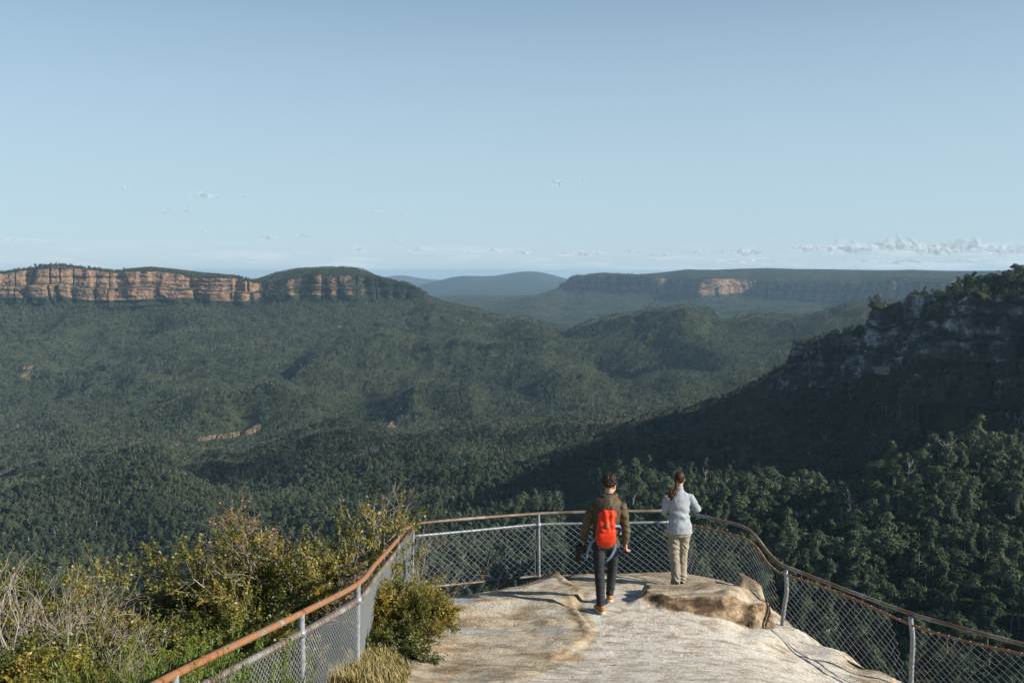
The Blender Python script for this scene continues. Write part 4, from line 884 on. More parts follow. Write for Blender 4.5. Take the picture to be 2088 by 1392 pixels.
# chain link: top curve, bottom curve -> woven zigzag wires
def along(pts, n=24):
    p_ = spline(np.array([tuple(q) for q in pts]), n); s_ = np.concatenate([[0], np.cumsum(np.linalg.norm(np.diff(p_[:, :3], axis=0), axis=1))]); return p_, s_
def at(ps, f):
    p_, s_ = ps; f = np.clip(f, 0, 1) * s_[-1]; return np.stack([np.interp(f, s_, p_[:, k]) for k in range(3)], -1)
def chain(top, bot, pitch=.098, cell=.085, r=.0034, bulge=0.0, shear=0.0, seed=0, sag=0.0, phase=0.0):
    T_, B_ = along(top), along(bot); Lm = (T_[1][-1] + B_[1][-1]) / 2
    nw_ = int(round(Lm / (pitch * .5))); hh = np.linalg.norm(at(T_, np.array([.5])) - at(B_, np.array([.5]))); nv = max(4, int(round(hh / cell)))
    rs = np.random.RandomState(seed); paths = []
    for i in range(nw_ + 1):
        k = np.arange(nv * 2 + 1); v = k / (nv * 2.0)
        z_ = ((k + i) % 2) * 1.0 - .5
        f = (i + .5 + z_ * 1.03) / nw_
        f = f + shear * (1 - v) / Lm
        f = f + .16 * pitch / Lm * fbm(f * Lm * 2.5, v * 3, 0, seed + 7, 2) * 2
        tpt, bpt = at(T_, f), at(B_, f)
        p_ = tpt * (1 - v)[:, None] + bpt * v[:, None]
        p_[:, 2] += sag * np.sin(v * np.pi)
        p_[:, 1] += bulge * np.sin(v * np.pi) * (.6 + .4 * np.sin(f * 9)) + .004 * z_
        ok = (f > -.004) & (f < 1.004)
        if ok.sum() > 1: paths.append(p_[ok])
    V, Fs = tubes(paths, [np.full(len(q_), r) for q_ in paths], 3, close=False)
    return obj('chain_link_mesh', np_mesh('chain_link_mesh', V, Fs, [M['wire']]), fence)
mr1_pts = [a_ - Vector((0, 0, 0)) for a_ in midl]
chain([midl[0], midl[1]], [left[0][1], left[1][1]], .062, .055, .0026)
chain([midl[1], midl[2]], [left[1][1], left[2][1]], .062, .055, .0026, seed=1)
chain([midl[2], midl[3]], [left[2][1], left[3][1] + up * .03], .062, .055, .0026, seed=2)
chain([midl[3], P(765, 1150, 11.2) - up * .16, P(800, 1112, 12.7) - up * .14, P(828, 1082, 13.9) - up * .10, P(839, 1090, 14.38)], [left[3][1] + up * .03, P(770, 1300, 11.8), P(839, 1203, 14.38)], .075, .065, .003, seed=3)
chain([P(843, 1093, 14.4), P(960, 1082, 14.85), P(1096, 1069, 15.3)], [P(843, 1199, 14.4), P(890, 1195, 14.6), P(1000, 1184, 15.0), P(1097, 1174, 15.3)], .112, .104, .0044, seed=4)
chain([P(1100, 1069, 15.3), P(1200, 1067, 15.35), P(1372, 1064, 15.45)], [P(1101, 1174, 15.3), P(1180, 1173, 15.35), P(1280, 1171, 15.4), P(1395, 1172, 15.45)], .112, .104, .0044, seed=5)
chain(MIDR[0:8], [BOTR[0]] + BOTR[1:7], .125, .10, .0036, seed=6, shear=-.35)
chain(MIDR[7:10], BOTR[6:10], .12, .10, .0033, seed=7, shear=-.40)
chain(MIDR[9:], BOTR[9:], .12, .10, .0033, seed=8, shear=-.40)
# wire ties wound round the middle rails
def ties(pts, step, R, r, host):
    ps = along(pts, 16); n = int(ps[1][-1] / step); paths = []
    for i in range(n):
        f = (i + .5) / n; c_ = at(ps, np.array([f]))[0]; d = at(ps, np.array([min(1, f + .004)]))[0] - at(ps, np.array([max(0, f - .004)]))[0]; d /= np.linalg.norm(d)
        u = np.cross(d, [0, 0, 1]); u /= np.linalg.norm(u); v = np.cross(u, d); a_ = np.linspace(0, 6.283, 9)
        paths.append(c_ + R * (np.cos(a_)[:, None] * u + np.sin(a_)[:, None] * v) + np.linspace(-.008, .008, 9)[:, None] * d)
    V, Fs = tubes(paths, [np.full(9, r)] * len(paths), 4, close=False)
    o = obj('wire_ties', np_mesh('wire_ties', V, Fs, [M['wire']]), host); o['kind'] = 'stuff'; return o
ties(midl[:4], .075, .029, .0035, mr1); ties(MIDR, .14, .017, .0026, mr3); ties([P(841, 1093, 14.4), P(960, 1082, 14.85), P(1098, 1069, 15.3), P(1200, 1067, 15.35), P(1372, 1064, 15.45)], .17, .023, .004, mr2)
# ------------------------------------------------------------------ shrubs
def shrub(seed, hgt, spread, stems=7, depth=3, leafn=9, leaf=.035, lean=(0, 0), bare_frac=.0, upright=.5, twigs=1.0, r0=.022, top_only=0.0, flat=0.0):
    rs = np.random.RandomState(seed); paths, rad, tips = [], [], []
    def grow(p0, d, L_, r, lev):
        n = 5; pts = [p0]; dd = d.copy()
        for i in range(n):
            dd = dd + rs.normal(0, .16, 3) + np.array([0, 0, .06 * upright]) + np.array([lean[0], lean[1], 0]) * .10
            dd /= np.linalg.norm(dd); pts.append(pts[-1] + dd * L_ / n)
        pts = np.array(pts); paths.append(pts); rad.append(np.linspace(r, r * .45, n + 1))
        if lev >= depth:
            tips.append((pts, dd)); return
        nc = 4 if lev == 0 else 4
        for j in range(int(nc * twigs + rs.uniform(0, 1))):
            k = rs.randint(2, n + 1); out = rs.normal(0, 1, 3); out -= out.dot(dd) * dd; out /= np.linalg.norm(out) + 1e-9
            nd = dd * rs.uniform(.7, 1.1) + out * rs.uniform(.4, .9) * (1.25 - upright * .5); nd[2] += .12; nd /= np.linalg.norm(nd)
            grow(pts[k], nd, L_ * rs.uniform(.48, .72), r * .52, lev + 1)
    for i in range(stems):
        a_ = rs.uniform(0, 6.28); q_ = rs.uniform(.1, 1) * spread
        d = np.array([math.cos(a_) * q_ / hgt * .9 + lean[0], math.sin(a_) * q_ / hgt * .9 + lean[1], 1.0]); d /= np.linalg.norm(d)
        grow(np.array([math.cos(a_) * .06, math.sin(a_) * .06, -.1]), d, hgt * rs.uniform(.42, .58), r0, 0)
    zmax = max(t_[0][-1][2] for t_ in tips)
    C, N = [], []
    for pts, dd in tips:
        if rs.uniform() < bare_frac or pts[-1][2] < zmax * top_only: continue
        s_ = rs.uniform(.1, 1.08, leafn); k = np.clip(s_ * (len(pts) - 1), 0, len(pts) - 1.001); i0 = k.astype(int); f = (k - i0)[:, None]
        c_ = pts[i0] * (1 - f) + pts[i0 + 1] * f + rs.normal(0, leaf * .75, (leafn, 3)); C.append(c_); N.append(np.tile(dd, (leafn, 1)) * .3 + rs.normal(0, .5, (leafn, 3)) + np.array([0, 0, .5]))
    lf = None
    if C:
        C = np.concatenate(C); N = np.concatenate(N)
        V, q = leafcards(C, N, rs.uniform(.7, 1.3, len(C)) * leaf, rs, aspect=1.35, jit=.5)
        tv = np.clip(.5 + .5 * fbm(C[:, 0] * 2.2, C[:, 1] * 2.2, C[:, 2] * 2.2, seed, 2) * 1.6 + rs.uniform(-.07, .07, len(C)) + .12 * (C[:, 2] / hgt - .6), 0, 1)
        lf = (V, q, tv)
    return lf, tubes(paths, rad, 3, close=False)
def sleaf(name, stops, tr=.35):
    t = NT(name); a = t.attr('tint'); oi = t.new('ShaderNodeObjectInfo').outputs['Random']
    c = t.ramp(t.math('ADD', t.math('MULTIPLY', a, .85), t.math('MULTIPLY', oi, .15)), stops)
    d = t.new('ShaderNodeBsdfDiffuse'); t.link(c, d.inputs[0]); trn = t.new('ShaderNodeBsdfTranslucent'); t.link(c, trn.inputs[0])
    m_ = t.new('ShaderNodeMixShader'); m_.inputs[0].default_value = tr; t.link(d.outputs[0], m_.inputs[1]); t.link(trn.outputs[0], m_.inputs[2])
    g = t.new('ShaderNodeBsdfGlossy'); g.inputs['Roughness'].default_value = .45; m3 = t.new('ShaderNodeMixShader'); m3.inputs[0].default_value = .04; t.link(m_.outputs[0], m3.inputs[1]); t.link(g.outputs[0], m3.inputs[2]); t.link(m3.outputs[0], t.out.inputs['Surface'])
    return t.m
M['yleaf'] = sleaf('tea_tree_leaf', [(0, (.055, .065, .012)), (.35, (.14, .14, .020)), (.6, (.23, .20, .028)), (.85, (.31, .245, .036)), (1, (.29, .18, .04))])
M['gleaf'] = sleaf('green_leaf', [(0, (.030, .045, .012)), (.45, (.085, .105, .018)), (.75, (.14, .15, .024)), (1, (.22, .19, .032))])
M['rleaf'] = sleaf('russet_leaf', [(0, (.10, .07, .03)), (.4, (.22, .13, .05)), (.7, (.32, .17, .07)), (1, (.36, .14, .06))])
M['hleaf'] = sleaf('heath_leaf', [(0, (.035, .065, .012)), (.5, (.10, .165, .02)), (1, (.20, .25, .03))])
t = NT('grey_twig'); n1 = t.noise(t.obj(), 12, 3); t.principled(t.ramp(n1, [(.3, (.20, .165, .13)), (.7, (.46, .41, .35))]), .9, spec=.1); M['twig'] = t.m
t = NT('brown_twig'); n1 = t.noise(t.obj(), 12, 3); t.principled(t.ramp(n1, [(.3, (.10, .07, .045)), (.7, (.24, .18, .12))]), .9, spec=.1); M['btwig'] = t.m
def shrub_meshes(nm, seed, leafmat, twigmat, **kw):
    lf, wd = shrub(seed, **kw)
    a = np_mesh('foliage', lf[0], [lf[1]], [leafmat], attrs={'tint': ('FACE', 'FLOAT', lf[2].astype(np.float32))}) if lf else None
    return a, np_mesh('branches', wd[0], wd[1], [twigmat], smooth=True)
SK = {
 'dense': shrub_meshes('d', 11, M['yleaf'], M['btwig'], hgt=1.9, spread=1.1, stems=11, depth=3, leafn=34, leaf=.030, twigs=1.2),
 'dense2': shrub_meshes('d', 12, M['gleaf'], M['btwig'], hgt=1.7, spread=1.1, stems=11, depth=3, leafn=34, leaf=.030, twigs=1.15),
 'open': shrub_meshes('o', 13, M['yleaf'], M['twig'], hgt=2.3, spread=1.2, stems=7, depth=3, leafn=26, leaf=.028, twigs=1.15, lean=(-.25, 0), bare_frac=.12),
 'open2': shrub_meshes('o', 14, M['yleaf'], M['twig'], hgt=2.2, spread=1.3, stems=8, depth=3, leafn=26, leaf=.028, twigs=1.15, lean=(-.35, .05), bare_frac=.12),
 'bare': shrub_meshes('b', 15, M['rleaf'], M['twig'], hgt=2.4, spread=1.5, stems=7, depth=3, leafn=2, leaf=.022, twigs=1.0, bare_frac=.75, r0=.017),
 'bare2': shrub_meshes('b', 16, M['rleaf'], M['twig'], hgt=2.2, spread=1.2, stems=5, depth=3, leafn=3, leaf=.022, twigs=1.0, bare_frac=.7, lean=(.35, 0), r0=.016),
 'russet': shrub_meshes('r', 17, M['rleaf'], M['twig'], hgt=2.0, spread=.6, stems=5, depth=3, leafn=9, leaf=.022, twigs=1.0, lean=(-.15, 0), top_only=.55),
 'tufted': shrub_meshes('t', 18, M['yleaf'], M['twig'], hgt=2.2, spread=.5, stems=4, depth=3, leafn=18, leaf=.026, twigs=1.0, top_only=.8),
}
# upright heath: many straight leafy wands
rs = np.random.RandomState(31); paths, rad, C, N = [], [], [], []
for i in range(130):
    a_ = rs.uniform(0, 6.28); r_ = rs.uniform(0, .42); L_ = rs.uniform(.5, .95); b0 = np.array([math.cos(a_) * r_, math.sin(a_) * r_, 0]); e = b0 + np.array([math.cos(a_) * r_ * .5, math.sin(a_) * r_ * .5, L_]) + rs.normal(0, .04, 3)
    p_ = spline([b0, (b0 + e) / 2 + rs.normal(0, .03, 3), e], 3); paths.append(p_); rad.append(np.linspace(.006, .002, len(p_)))
    s_ = rs.uniform(.25, 1.02, 170)[:, None]; ph = rs.uniform(0, 6.28, 170); rr = .013
    o_ = np.stack([np.cos(ph), np.sin(ph), .8 + 0 * ph], -1); C.append(b0 + (e - b0) * s_ + o_ * rr); N.append(np.cross(o_, [0, 0, 1.0]) + rs.normal(0, .3, o_.shape))
C = np.concatenate(C); up_ = np.array([0, 0, .9]) + rs.normal(0, .45, (len(C), 3)); up_ /= np.linalg.norm(up_, axis=1, keepdims=True); sd_ = np.cross(up_, rs.normal(0, 1, (len(C), 3))); sd_ /= np.linalg.norm(sd_, axis=1, keepdims=True)
l_ = rs.uniform(.012, .022, (len(C), 1)); V = np.stack([C - up_ * l_, C + sd_ * .0032, C + up_ * l_, C - sd_ * .0032], 1).reshape(-1, 3); q = np.arange(len(C) * 4).reshape(-1, 4)
wdh = tubes(paths, rad, 3, close=False)
SK['heath'] = (np_mesh('foliage', V, [q], [M['hleaf']], attrs={'tint': ('FACE', 'FLOAT', (np.clip(C[:, 2], 0, 1) * .7 + rs.uniform(0, .3, len(C))).astype(np.float32))}), np_mesh('branches', wdh[0], wdh[1], [M['btwig']]))
def put(kind, px, py_top, Y, hmul, label, group=None, rz=0.0, seed=0, name='shrub', sq=1.0, zbase=None):
    """a shrub whose top shows near (px, py_top) at distance Y"""
    fo_, br = SK[kind]
    top = max(v.co.z for v in (fo_ or br).vertices) if kind not in _H else _H[kind]; _H[kind] = top
    p_ = P(px, py_top, Y); s_ = hmul
    r = empty(name, (p_.x, p_.y, p_.z - top * s_ * 1.0), rz); r.scale = (s_ * sq, s_ * sq, s_)
    if fo_: obj('foliage', fo_, r)
    obj('branches', br, r)
    tag(r, label, 'shrub', group); return r
_H = {}
G1 = 'yellow-green shrubs massed left of the fence'
lab_y = 'yellow-green leafy shrub in the thick bank of bushes left of the fence'
put('bare', 75, 1120, 10.2, 1.0, 'tall grey leafless shrub at the left edge with fanned thin branches', rz=.4)
put('bare2', 195, 1185, 9.6, .8, 'bare grey twiggy shrub just right of the tallest leafless one', rz=2.2)
put('bare2', 10, 1160, 8.8, .9, 'grey bare branches of the shrub touching the left edge', rz=1.0)
put('tufted', 142, 1098, 11.0, 1.05, 'slender shrub topped by one bright yellow-green tuft', rz=0.3, sq=.8)
put('dense2', 5, 1140, 12.5, .8, 'dark green bush behind the bare twigs at the left edge', rz=.3)
put('bare2', 215, 1315, 6.4, .5, 'low pale dead branch spraying out in the bottom left corner', rz=.2)
put('bare2', 300, 1345, 6.6, .4, 'pale dead twigs beside the bright upright heath', rz=3.2)
spots = [(60,1200,11.0,.95),(130,1225,10.2,.9),(250,1200,11.8,.85),(330,1185,12.2,.85),(395,1200,12.0,.9),(460,1185,12.4,.95),(20,1285,8.6,.8),(110,1300,8.2,.8),(200,1290,8.8,.8),(520,1190,11.6,.9),(590,1180,12.3,.95),(660,1185,12.2,.9),(300,1255,9.8,.85),(440,1245,10.4,.85),(540,1240,10.2,.8),(395,1262,9.8,.8),(700,1150,12.9,.75),(30,1360,6.8,.7),(150,1365,6.9,.7),(250,1350,7.2,.7),(500,1290,9.4,.7)]
PLACE = ['under the tall leafless shrub at far left', 'below the slender shrub with the bright tuft', 'in the hollow between the left and middle bushes', 'at the crest of the bank left of the leaning olive shrub', 'just left of the leaning olive shrub', 'at the foot of the leaning olive shrub', 'touching the left edge above the corner', 'among the grey twigs near the left edge', 'right of the grey twigs near the left edge', 'under the thin rusty-tipped shrub', 'between the rusty-tipped and the tallest golden shrub', 'at the foot of the tallest golden shrub', 'just above the upright heath', 'right behind the upright heath', 'halfway up the left handrail', 'behind the left one of the heath pair', 'close under the fence corner outside the rail', 'in the very bottom left corner', 'on the bottom edge left of the heath', 'on the bottom edge in front of the low heath tuft', 'pressed against the lower handrail']
rs = np.random.RandomState(3)
for i, (px, py, Y, s_) in enumerate(spots):
    k_ = ('dense', 'dense2', 'dense', 'open')[i % 4] if py < 1280 else ('dense2', 'dense')[i % 2]
    put(k_, px, py + (42 if 225 < px < 430 else 10), Y, s_, ('leafy yellow-green shrub ' if k_ != 'dense2' else 'deep green shrub ') + PLACE[i], G1 if k_ != 'dense2' else 'green shrubs low in the bank left of the fence', rz=rs.uniform(0, 6.28))
put('open2', 470, 1048, 13.0, 1.0, 'wind-swept olive shrub leaning left in front of the dark forest', rz=0)
put('open', 520, 1085, 12.6, .95, 'smaller wind-swept shrub tucked behind the leaning olive one', rz=.5)
put('russet', 556, 994, 13.2, 1.12, 'thin shrub with a rusty brown leaf tip standing above its neighbours', rz=0)
put('open2', 650, 984, 13.0, 1.1, 'tallest golden-green shrub beside the left handrail', rz=.2)
put('open', 705, 1030, 12.6, 1.0, 'golden-green shrub between the tallest one and the fence corner', rz=.4)
put('bare2', 738, 998, 13.4, 1.08, 'pale bare shrub arching right over the fence corner', rz=0)
put('russet', 690, 1120, 11.6, .8, 'reddish twiggy shrub pressed against the left handrail', rz=2)
for px, py, Y, s_, rz_, lb in [(318,1310,6.6,.85,0,'bright green upright heath bush, left one of the pair above the rail'),(385,1290,7.3,.95,1.5,'bright green upright heath bush, right one of the pair above the rail'),(452,1292,7.9,.75,2.5,'small bright heath tuft nearest the rusty handrail'),(268,1350,6.2,.7,3.5,'low bright heath tuft in front of the heath pair')]:
    put('heath', px, py, Y, s_ * 1.5, lb, rz=rz_)
# inside the fence
put('open', 850, 1150, 12.4, .5, 'thin yellow shrub sprays at the corner post inside the fence', rz=1.0)
put('dense2', 818, 1178, 12.0, .47, 'green and yellow bush growing inside the fence corner, upper one', rz=1.0, sq=1.0)
put('dense', 790, 1178, 11.5, .5, 'yellow-green bush squeezed between the mesh and the corner bush', rz=2.0, sq=1.1)
put('dense2', 800, 1255, 10.9, .52, 'lower green bush spilling onto the pale rock inside the fence', rz=3.0, sq=1.05)
put('dense', 862, 1195, 11.8, .36, 'small sprig of bush reaching right over the pale slab', rz=4.0, sq=1.2)
# dry grass at the foot of the left fence
rs = np.random.RandomState(77); Vg, Fg, Tg = [], [], []
n_ = 5200; gxv = rs.uniform(-1.72, -1.02, n_); gyv = rs.uniform(8.9, 11.0, n_); 
kk = (gxv < -1.28 + .22 * fbm(gyv * 2, gxv * 2, 0, 5, 2) + .10 * (gyv < 10.4) + .12); gxv, gyv = gxv[kk], gyv[kk]; n_ = len(gxv)
gz = rock_z(gxv, gyv); L_ = rs.uniform(.05, .15, n_); az = rs.uniform(0, 6.28, n_); bend = rs.uniform(.2, .8, n_) * L_
b0 = np.stack([gxv, gyv, gz - .02], -1); w_ = np.stack([np.cos(az + 1.57), np.sin(az + 1.57), 0 * az], -1) * .0045
m_ = b0 + np.stack([np.cos(az) * bend * .35, np.sin(az) * bend * .35, L_ * .6], -1); e_ = b0 + np.stack([np.cos(az) * bend, np.sin(az) * bend, L_ * .95], -1)
V = np.stack([b0 - w_, b0 + w_, m_ + w_ * .8, m_ - w_ * .8, e_], 1).reshape(-1, 3); ix = np.arange(n_) * 5
t = NT('dry_grass'); c = t.ramp(t.attr('tint'), [(0, (.09, .11, .03)), (.35, (.25, .20, .08)), (1, (.45, .36, .19))]); d = t.new('ShaderNodeBsdfDiffuse'); t.link(c, d.inputs[0]); t.link(d.outputs[0], t.out.inputs['Surface'])
tg_ = rs.uniform(0, 1, n_)
go_ = obj('grass', np_mesh('grass', V, [np.stack([ix, ix + 1, ix + 2, ix + 3], -1), np.stack([ix + 3, ix + 2, ix + 4], -1)], [t.m], attrs={'tint': ('FACE', 'FLOAT', np.concatenate([tg_, tg_]).astype(np.float32))})); tag(go_, 'tuft of dry straw coloured grass at the foot of the left fence', kind='stuff')
# ------------------------------------------------------------------ people
def loft(rings, n=18, side=(1, 0, 0)):
    """rings: (x,y,z, half width, half depth[, squareness]); width runs along `side`"""
    c = np.array([r[:3] for r in rings], float); t_ = np.gradient(c, axis=0); t_ /= np.linalg.norm(t_, axis=1, keepdims=True) + 1e-9
    s = np.array(side, float)[None, :] - (t_ @ np.array(side, float))[:, None] * t_; s /= np.linalg.norm(s, axis=1, keepdims=True) + 1e-9
    f = np.cross(t_, s); a_ = np.linspace(0, 2 * np.pi, n, endpoint=False); V = []
    for i, r in enumerate(rings):
        e = r[5] if len(r) > 5 else 1.0
        ca, sa = np.sign(np.cos(a_)) * np.abs(np.cos(a_)) ** e, np.sign(np.sin(a_)) * np.abs(np.sin(a_)) ** e
        V.append(c[i] + r[3] * ca[:, None] * s[i] + r[4] * sa[:, None] * f[i])
    V = np.concatenate(V); m_ = len(rings); F_ = []
    for i in range(m_ - 1):
        for j in range(n): F_.append((i * n + j, i * n + (j + 1) % n, (i + 1) * n + (j + 1) % n, (i + 1) * n + j))
    F_ = np.array(F_); c0, c1 = len(V), len(V) + 1
    V = np.vstack([V, c[0] - t_[0] * min(rings[0][3], rings[0][4]) * .45, c[-1] + t_[-1] * min(rings[-1][3], rings[-1][4]) * .45])
    T_ = np.array([(c0, (j + 1) % n, j) for j in range(n)] + [(c1, (m_ - 1) * n + j, (m_ - 1) * n + (j + 1) % n) for j in range(n)])
    return V, F_, T_
def ball(c, r, rot=None):
    V = LV * np.array(r); 
    if rot is not None: V = V @ np.array(Euler(rot).to_matrix()).T
    return V + np.array(c), None, LF_
def bake(name, parts, mat, parent, voxel=.010, smooth=4, disp=(0, 1), seed=0, folds=None, loc=None):
    Vs, F4, F3, off = [], [], [], 0
    for V, q, t3 in parts:
        Vs.append(V); 
        if q is not None and len(q): F4.append(q + off)
        if t3 is not None and len(t3): F3.append(t3 + off)
        off += len(V)
    fs = ([np.concatenate(F4)] if F4 else []) + ([np.concatenate(F3)] if F3 else [])
    me = np_mesh(name, np.concatenate(Vs), fs, [mat]); o = bpy.data.objects.new(name, me); COL.objects.link(o)
    r = o.modifiers.new('skin', 'REMESH'); r.mode = 'VOXEL'; r.voxel_size = voxel; r.use_smooth_shade = True
    s = o.modifiers.new('soft', 'SMOOTH'); s.factor = .5; s.iterations = smooth
    dg = bpy.context.evaluated_depsgraph_get(); ev = o.evaluated_get(dg); m2 = bpy.data.meshes.new_from_object(ev)
    n = len(m2.vertices); co = np.empty(n * 3, np.float32); m2.vertices.foreach_get('co', co); co = co.reshape(-1, 3).astype(float)
    nr = np.empty(n * 3, np.float32); m2.vertices.foreach_get('normal', nr); nr = nr.reshape(-1, 3)
    d_ = 0
    if disp[0]: d_ = disp[0] * fbm(co[:, 0] * disp[1], co[:, 1] * disp[1], co[:, 2] * disp[1], seed, 4)
    if folds is not None: d_ = d_ + folds(co)
    co = co + nr * np.reshape(d_, (-1, 1)) if np.ndim(d_) else co
    m2.vertices.foreach_set('co', co.astype(np.float32).ravel()); m2.update()
    o.modifiers.clear(); o.data = m2; m2.name = name
    if not m2.materials: m2.materials.append(mat)
    m2.polygons.foreach_set('use_smooth', np.ones(len(m2.polygons), bool))
    o.parent = parent
    return o
def hand(wr, d, back, side, L_=.185, curl=.5):
    """wrist, direction of the hand, back-of-hand normal, thumb side"""
    wr, d, back, side = [np.array(q, float) for q in (wr, d, back, side)]; d /= np.linalg.norm(d); side = side - side.dot(d) * d; side /= np.linalg.norm(side); back = np.cross(side, d); 
    parts = [loft([(*(wr - d * .02), .024, .019), (*(wr + d * .02), .030, .017), (*(wr + d * .055), .039, .017), (*(wr + d * .088), .040, .014)], 12, side)]
    for k, (o_, l_) in enumerate([(.030, .072), (.010, .080), (-.010, .075), (-.029, .060)]):
        p0 = wr + d * .080 + side * o_; ps = [p0]; a_ = 0.15
        for seg in (.45, .32, .26):
            a_ += curl; dirv = d * math.cos(a_) - back * math.sin(a_); ps.append(ps[-1] + dirv * l_ * seg)
        parts.append(loft([(*q_, r_, r_ * .95) for q_, r_ in zip(ps, (.0095, .0092, .0085, .0072))], 8, side))
    t0 = wr + d * .025 + side * .024; t1 = t0 + (d * .6 + side * .75 - back * .25) * .038; t2 = t1 + (d * .95 + side * .15 - back * .3) * .034; t3_ = t2 + (d * .9 - side * .1 - back * .4) * .024
    parts.append(loft([(*t0, .013, .013), (*t1, .0115, .011), (*t2, .010, .009), (*t3_, .008, .0075)], 8, back))
    return parts
def head(c, yaw, s=1.0):
    c = np.array(c); f = np.array([math.sin(yaw), math.cos(yaw), 0]); r = np.array([math.cos(yaw), -math.sin(yaw), 0])
    def at_(fx, rx, z): return c + (f * fx + r * rx) * s + np.array([0, 0, z * s])
    e = (0, 0, -yaw)
    P_ = [ball(at_(-.005, 0, .025), (.074 * s, .094 * s, .094 * s), e), ball(at_(.028, 0, -.045), (.056 * s, .062 * s, .062 * s), e), ball(at_(.062, 0, -.088), (.026 * s, .022 * s, .022 * s), e)]
    P_.append(loft([(*at_(.088, 0, .022), .009 * s, .009 * s), (*at_(.104, 0, -.005), .011 * s, .011 * s), (*at_(.108, 0, -.022), .015 * s, .011 * s)], 8, r))
    P_.append(ball(at_(.088, 0, -.052), (.024 * s, .010 * s, .007 * s), e)); P_.append(ball(at_(.086, 0, -.064), (.020 * s, .010 * s, .007 * s), e))
    P_.append(ball(at_(.080, 0, .034), (.052 * s, .012 * s, .009 * s), e))
    for q_ in (-1, 1): P_.append(ball(at_(-.004, q_ * .076, -.010), (.010 * s, .019 * s, .031 * s), (0, 0, -yaw + q_ * .3)))
    return P_, at_
def mat_cloth(name, col, col2, sc=60, bump=.004, rough=.85, big=4.0):
    t = NT(name); o_ = t.obj(); n1 = t.noise(o_, sc, 4, .6); n2 = t.noise(o_, big, 4, .6)
    t.principled(t.mix(t.rng(t.math('ADD', t.math('MULTIPLY', n1, .5), t.math('MULTIPLY', n2, .5)), .38, .62), col, col2), rough, t.bump(t.math('ADD', n1, n2), bump, .6), spec=.2); return t.m
t = NT('skin'); n1 = t.noise(t.obj(), 20, 3); p_ = t.principled(t.ramp(n1, [(.3, (.40, .22, .15)), (.7, (.50, .30, .21))]), .5, spec=.35); p_.inputs['Subsurface Weight'].default_value = .08; M['skin'] = t.m
M['dkhair'] = mat_cloth('dark_hair', (.010, .007, .005), (.035, .022, .014), 90, .006, .5)
M['rdhair'] = mat_cloth('auburn_hair', (.016, .008, .005), (.062, .025, .013), 90, .004, .45)
M['jacket'] = mat_cloth('olive_jacket', (.060, .048, .028), (.115, .092, .055), 45, .006)
M['jeans'] = mat_cloth('charcoal_jeans', (.016, .018, .021), (.040, .043, .048), 70, .004)
M['orange'] = mat_cloth('orange_nylon', (.50, .028, .007), (.72, .052, .012), 40, .003, .5)
M['blue'] = mat_cloth('blue_strap', (.10, .17, .26), (.17, .26, .36), 80, .001)
M['fleece'] = mat_cloth('grey_fleece', (.22, .245, .27), (.36, .385, .41), 110, .005, .95)
M['khaki'] = mat_cloth('khaki_trousers', (.20, .18, .135), (.31, .285, .22), 80, .004)
M['tanleather'] = mat_cloth('tan_leather', (.26, .11, .028), (.42, .20, .06), 50, .003, .6)
M['sole'] = mat_cloth('pale_sole', (.40, .36, .28), (.55, .50, .42), 60, .002)
M['red'] = mat_cloth('red_sock', (.30, .02, .03), (.45, .04, .06), 80, .002)
M['black'] = mat_cloth('black_rubber', (.012, .012, .014), (.03, .03, .032), 60, .002, .5)
M['white'] = mat_cloth('white_sole', (.62, .61, .58), (.75, .74, .70), 60, .001)
M['badge'] = mat_cloth('leather_badge', (.30, .16, .05), (.42, .25, .10), 120, .001)
# ---- man
mpx, mpy, mY = 1233, 1243, 12.75
p_ = P(mpx, mpy, mY); gzm = float(rock_z(p_.x, p_.y)) 
man = empty('person', (p_.x, p_.y, gzm + .005)); tag(man, 'man in olive hooded jacket with orange backpack walking towards the railing', 'person')
def gl(x, y): return float(rock_z(p_.x + x, p_.y + y)) - gzm   # ground under a local point
zf1, zf2 = gl(-.05, 0), gl(.11, .47)
AL = [(-.075, .14, .93), (-.065, .10, .52), (-.05, .00, .11 + zf1)]; AR = [(.115, .16, .93), (.135, .34, .52), (.11, .45, .13 + zf2)]
sk = []; hp, hat = head((.075, .13, 1.66), math.radians(38))
sk += hp
sk.append(loft([(.05, .10, 1.40, .062, .060), (.055, .105, 1.50, .056, .056), (.065, .12, 1.60, .056, .058)], 14))
sk.append(loft([(.02, .15, .90, .150, .095), (.02, .14, 1.05, .140, .090), (.03, .12, 1.25, .155, .10), (.035, .11, 1.42, .165, .085), (.04, .10, 1.48, .09, .07)], 18))
for A_ in (AL, AR): sk.append(loft([(*A_[0], .080, .085), (*((np.array(A_[0]) + A_[1]) / 2), .068, .072), (*A_[1], .050, .055), (*((np.array(A_[1]) * .65 + np.array(A_[2]) * .35)), .050, .053), (*A_[2], .036, .040), (*(np.array(A_[2]) + (0, .05, -.05)), .035, .03), (*(np.array(A_[2]) + (0, .14, -.075)), .038, .022)], 14))
SL, EL, WL = np.array((-.145, .10, 1.395)), np.array((-.245, .10, 1.13)), np.array((-.27, .20, .895))
SR, ER, WR = np.array((.225, .11, 1.395)), np.array((.275, .07, 1.12)), np.array((.285, .13, .885))
for S_1, E_1, W_1 in ((SL, EL, WL), (SR, ER, WR)): sk.append(loft([(*S_1, .050, .050), (*((S_1 + E_1) / 2), .045, .045), (*E_1, .037, .037), (*((E_1 + W_1) / 2), .036, .036), (*W_1, .024, .021)], 12))
sk += hand(WL, (.0, .25, -1), (-1, 0, 0), (0, 1, 0), curl=.75); sk += hand(WR, (.02, .25, -1), (1, 0, 0), (0, 1, 0), curl=.55)
bake('body', sk, M['skin'], man, .0072, 3)
jk = []
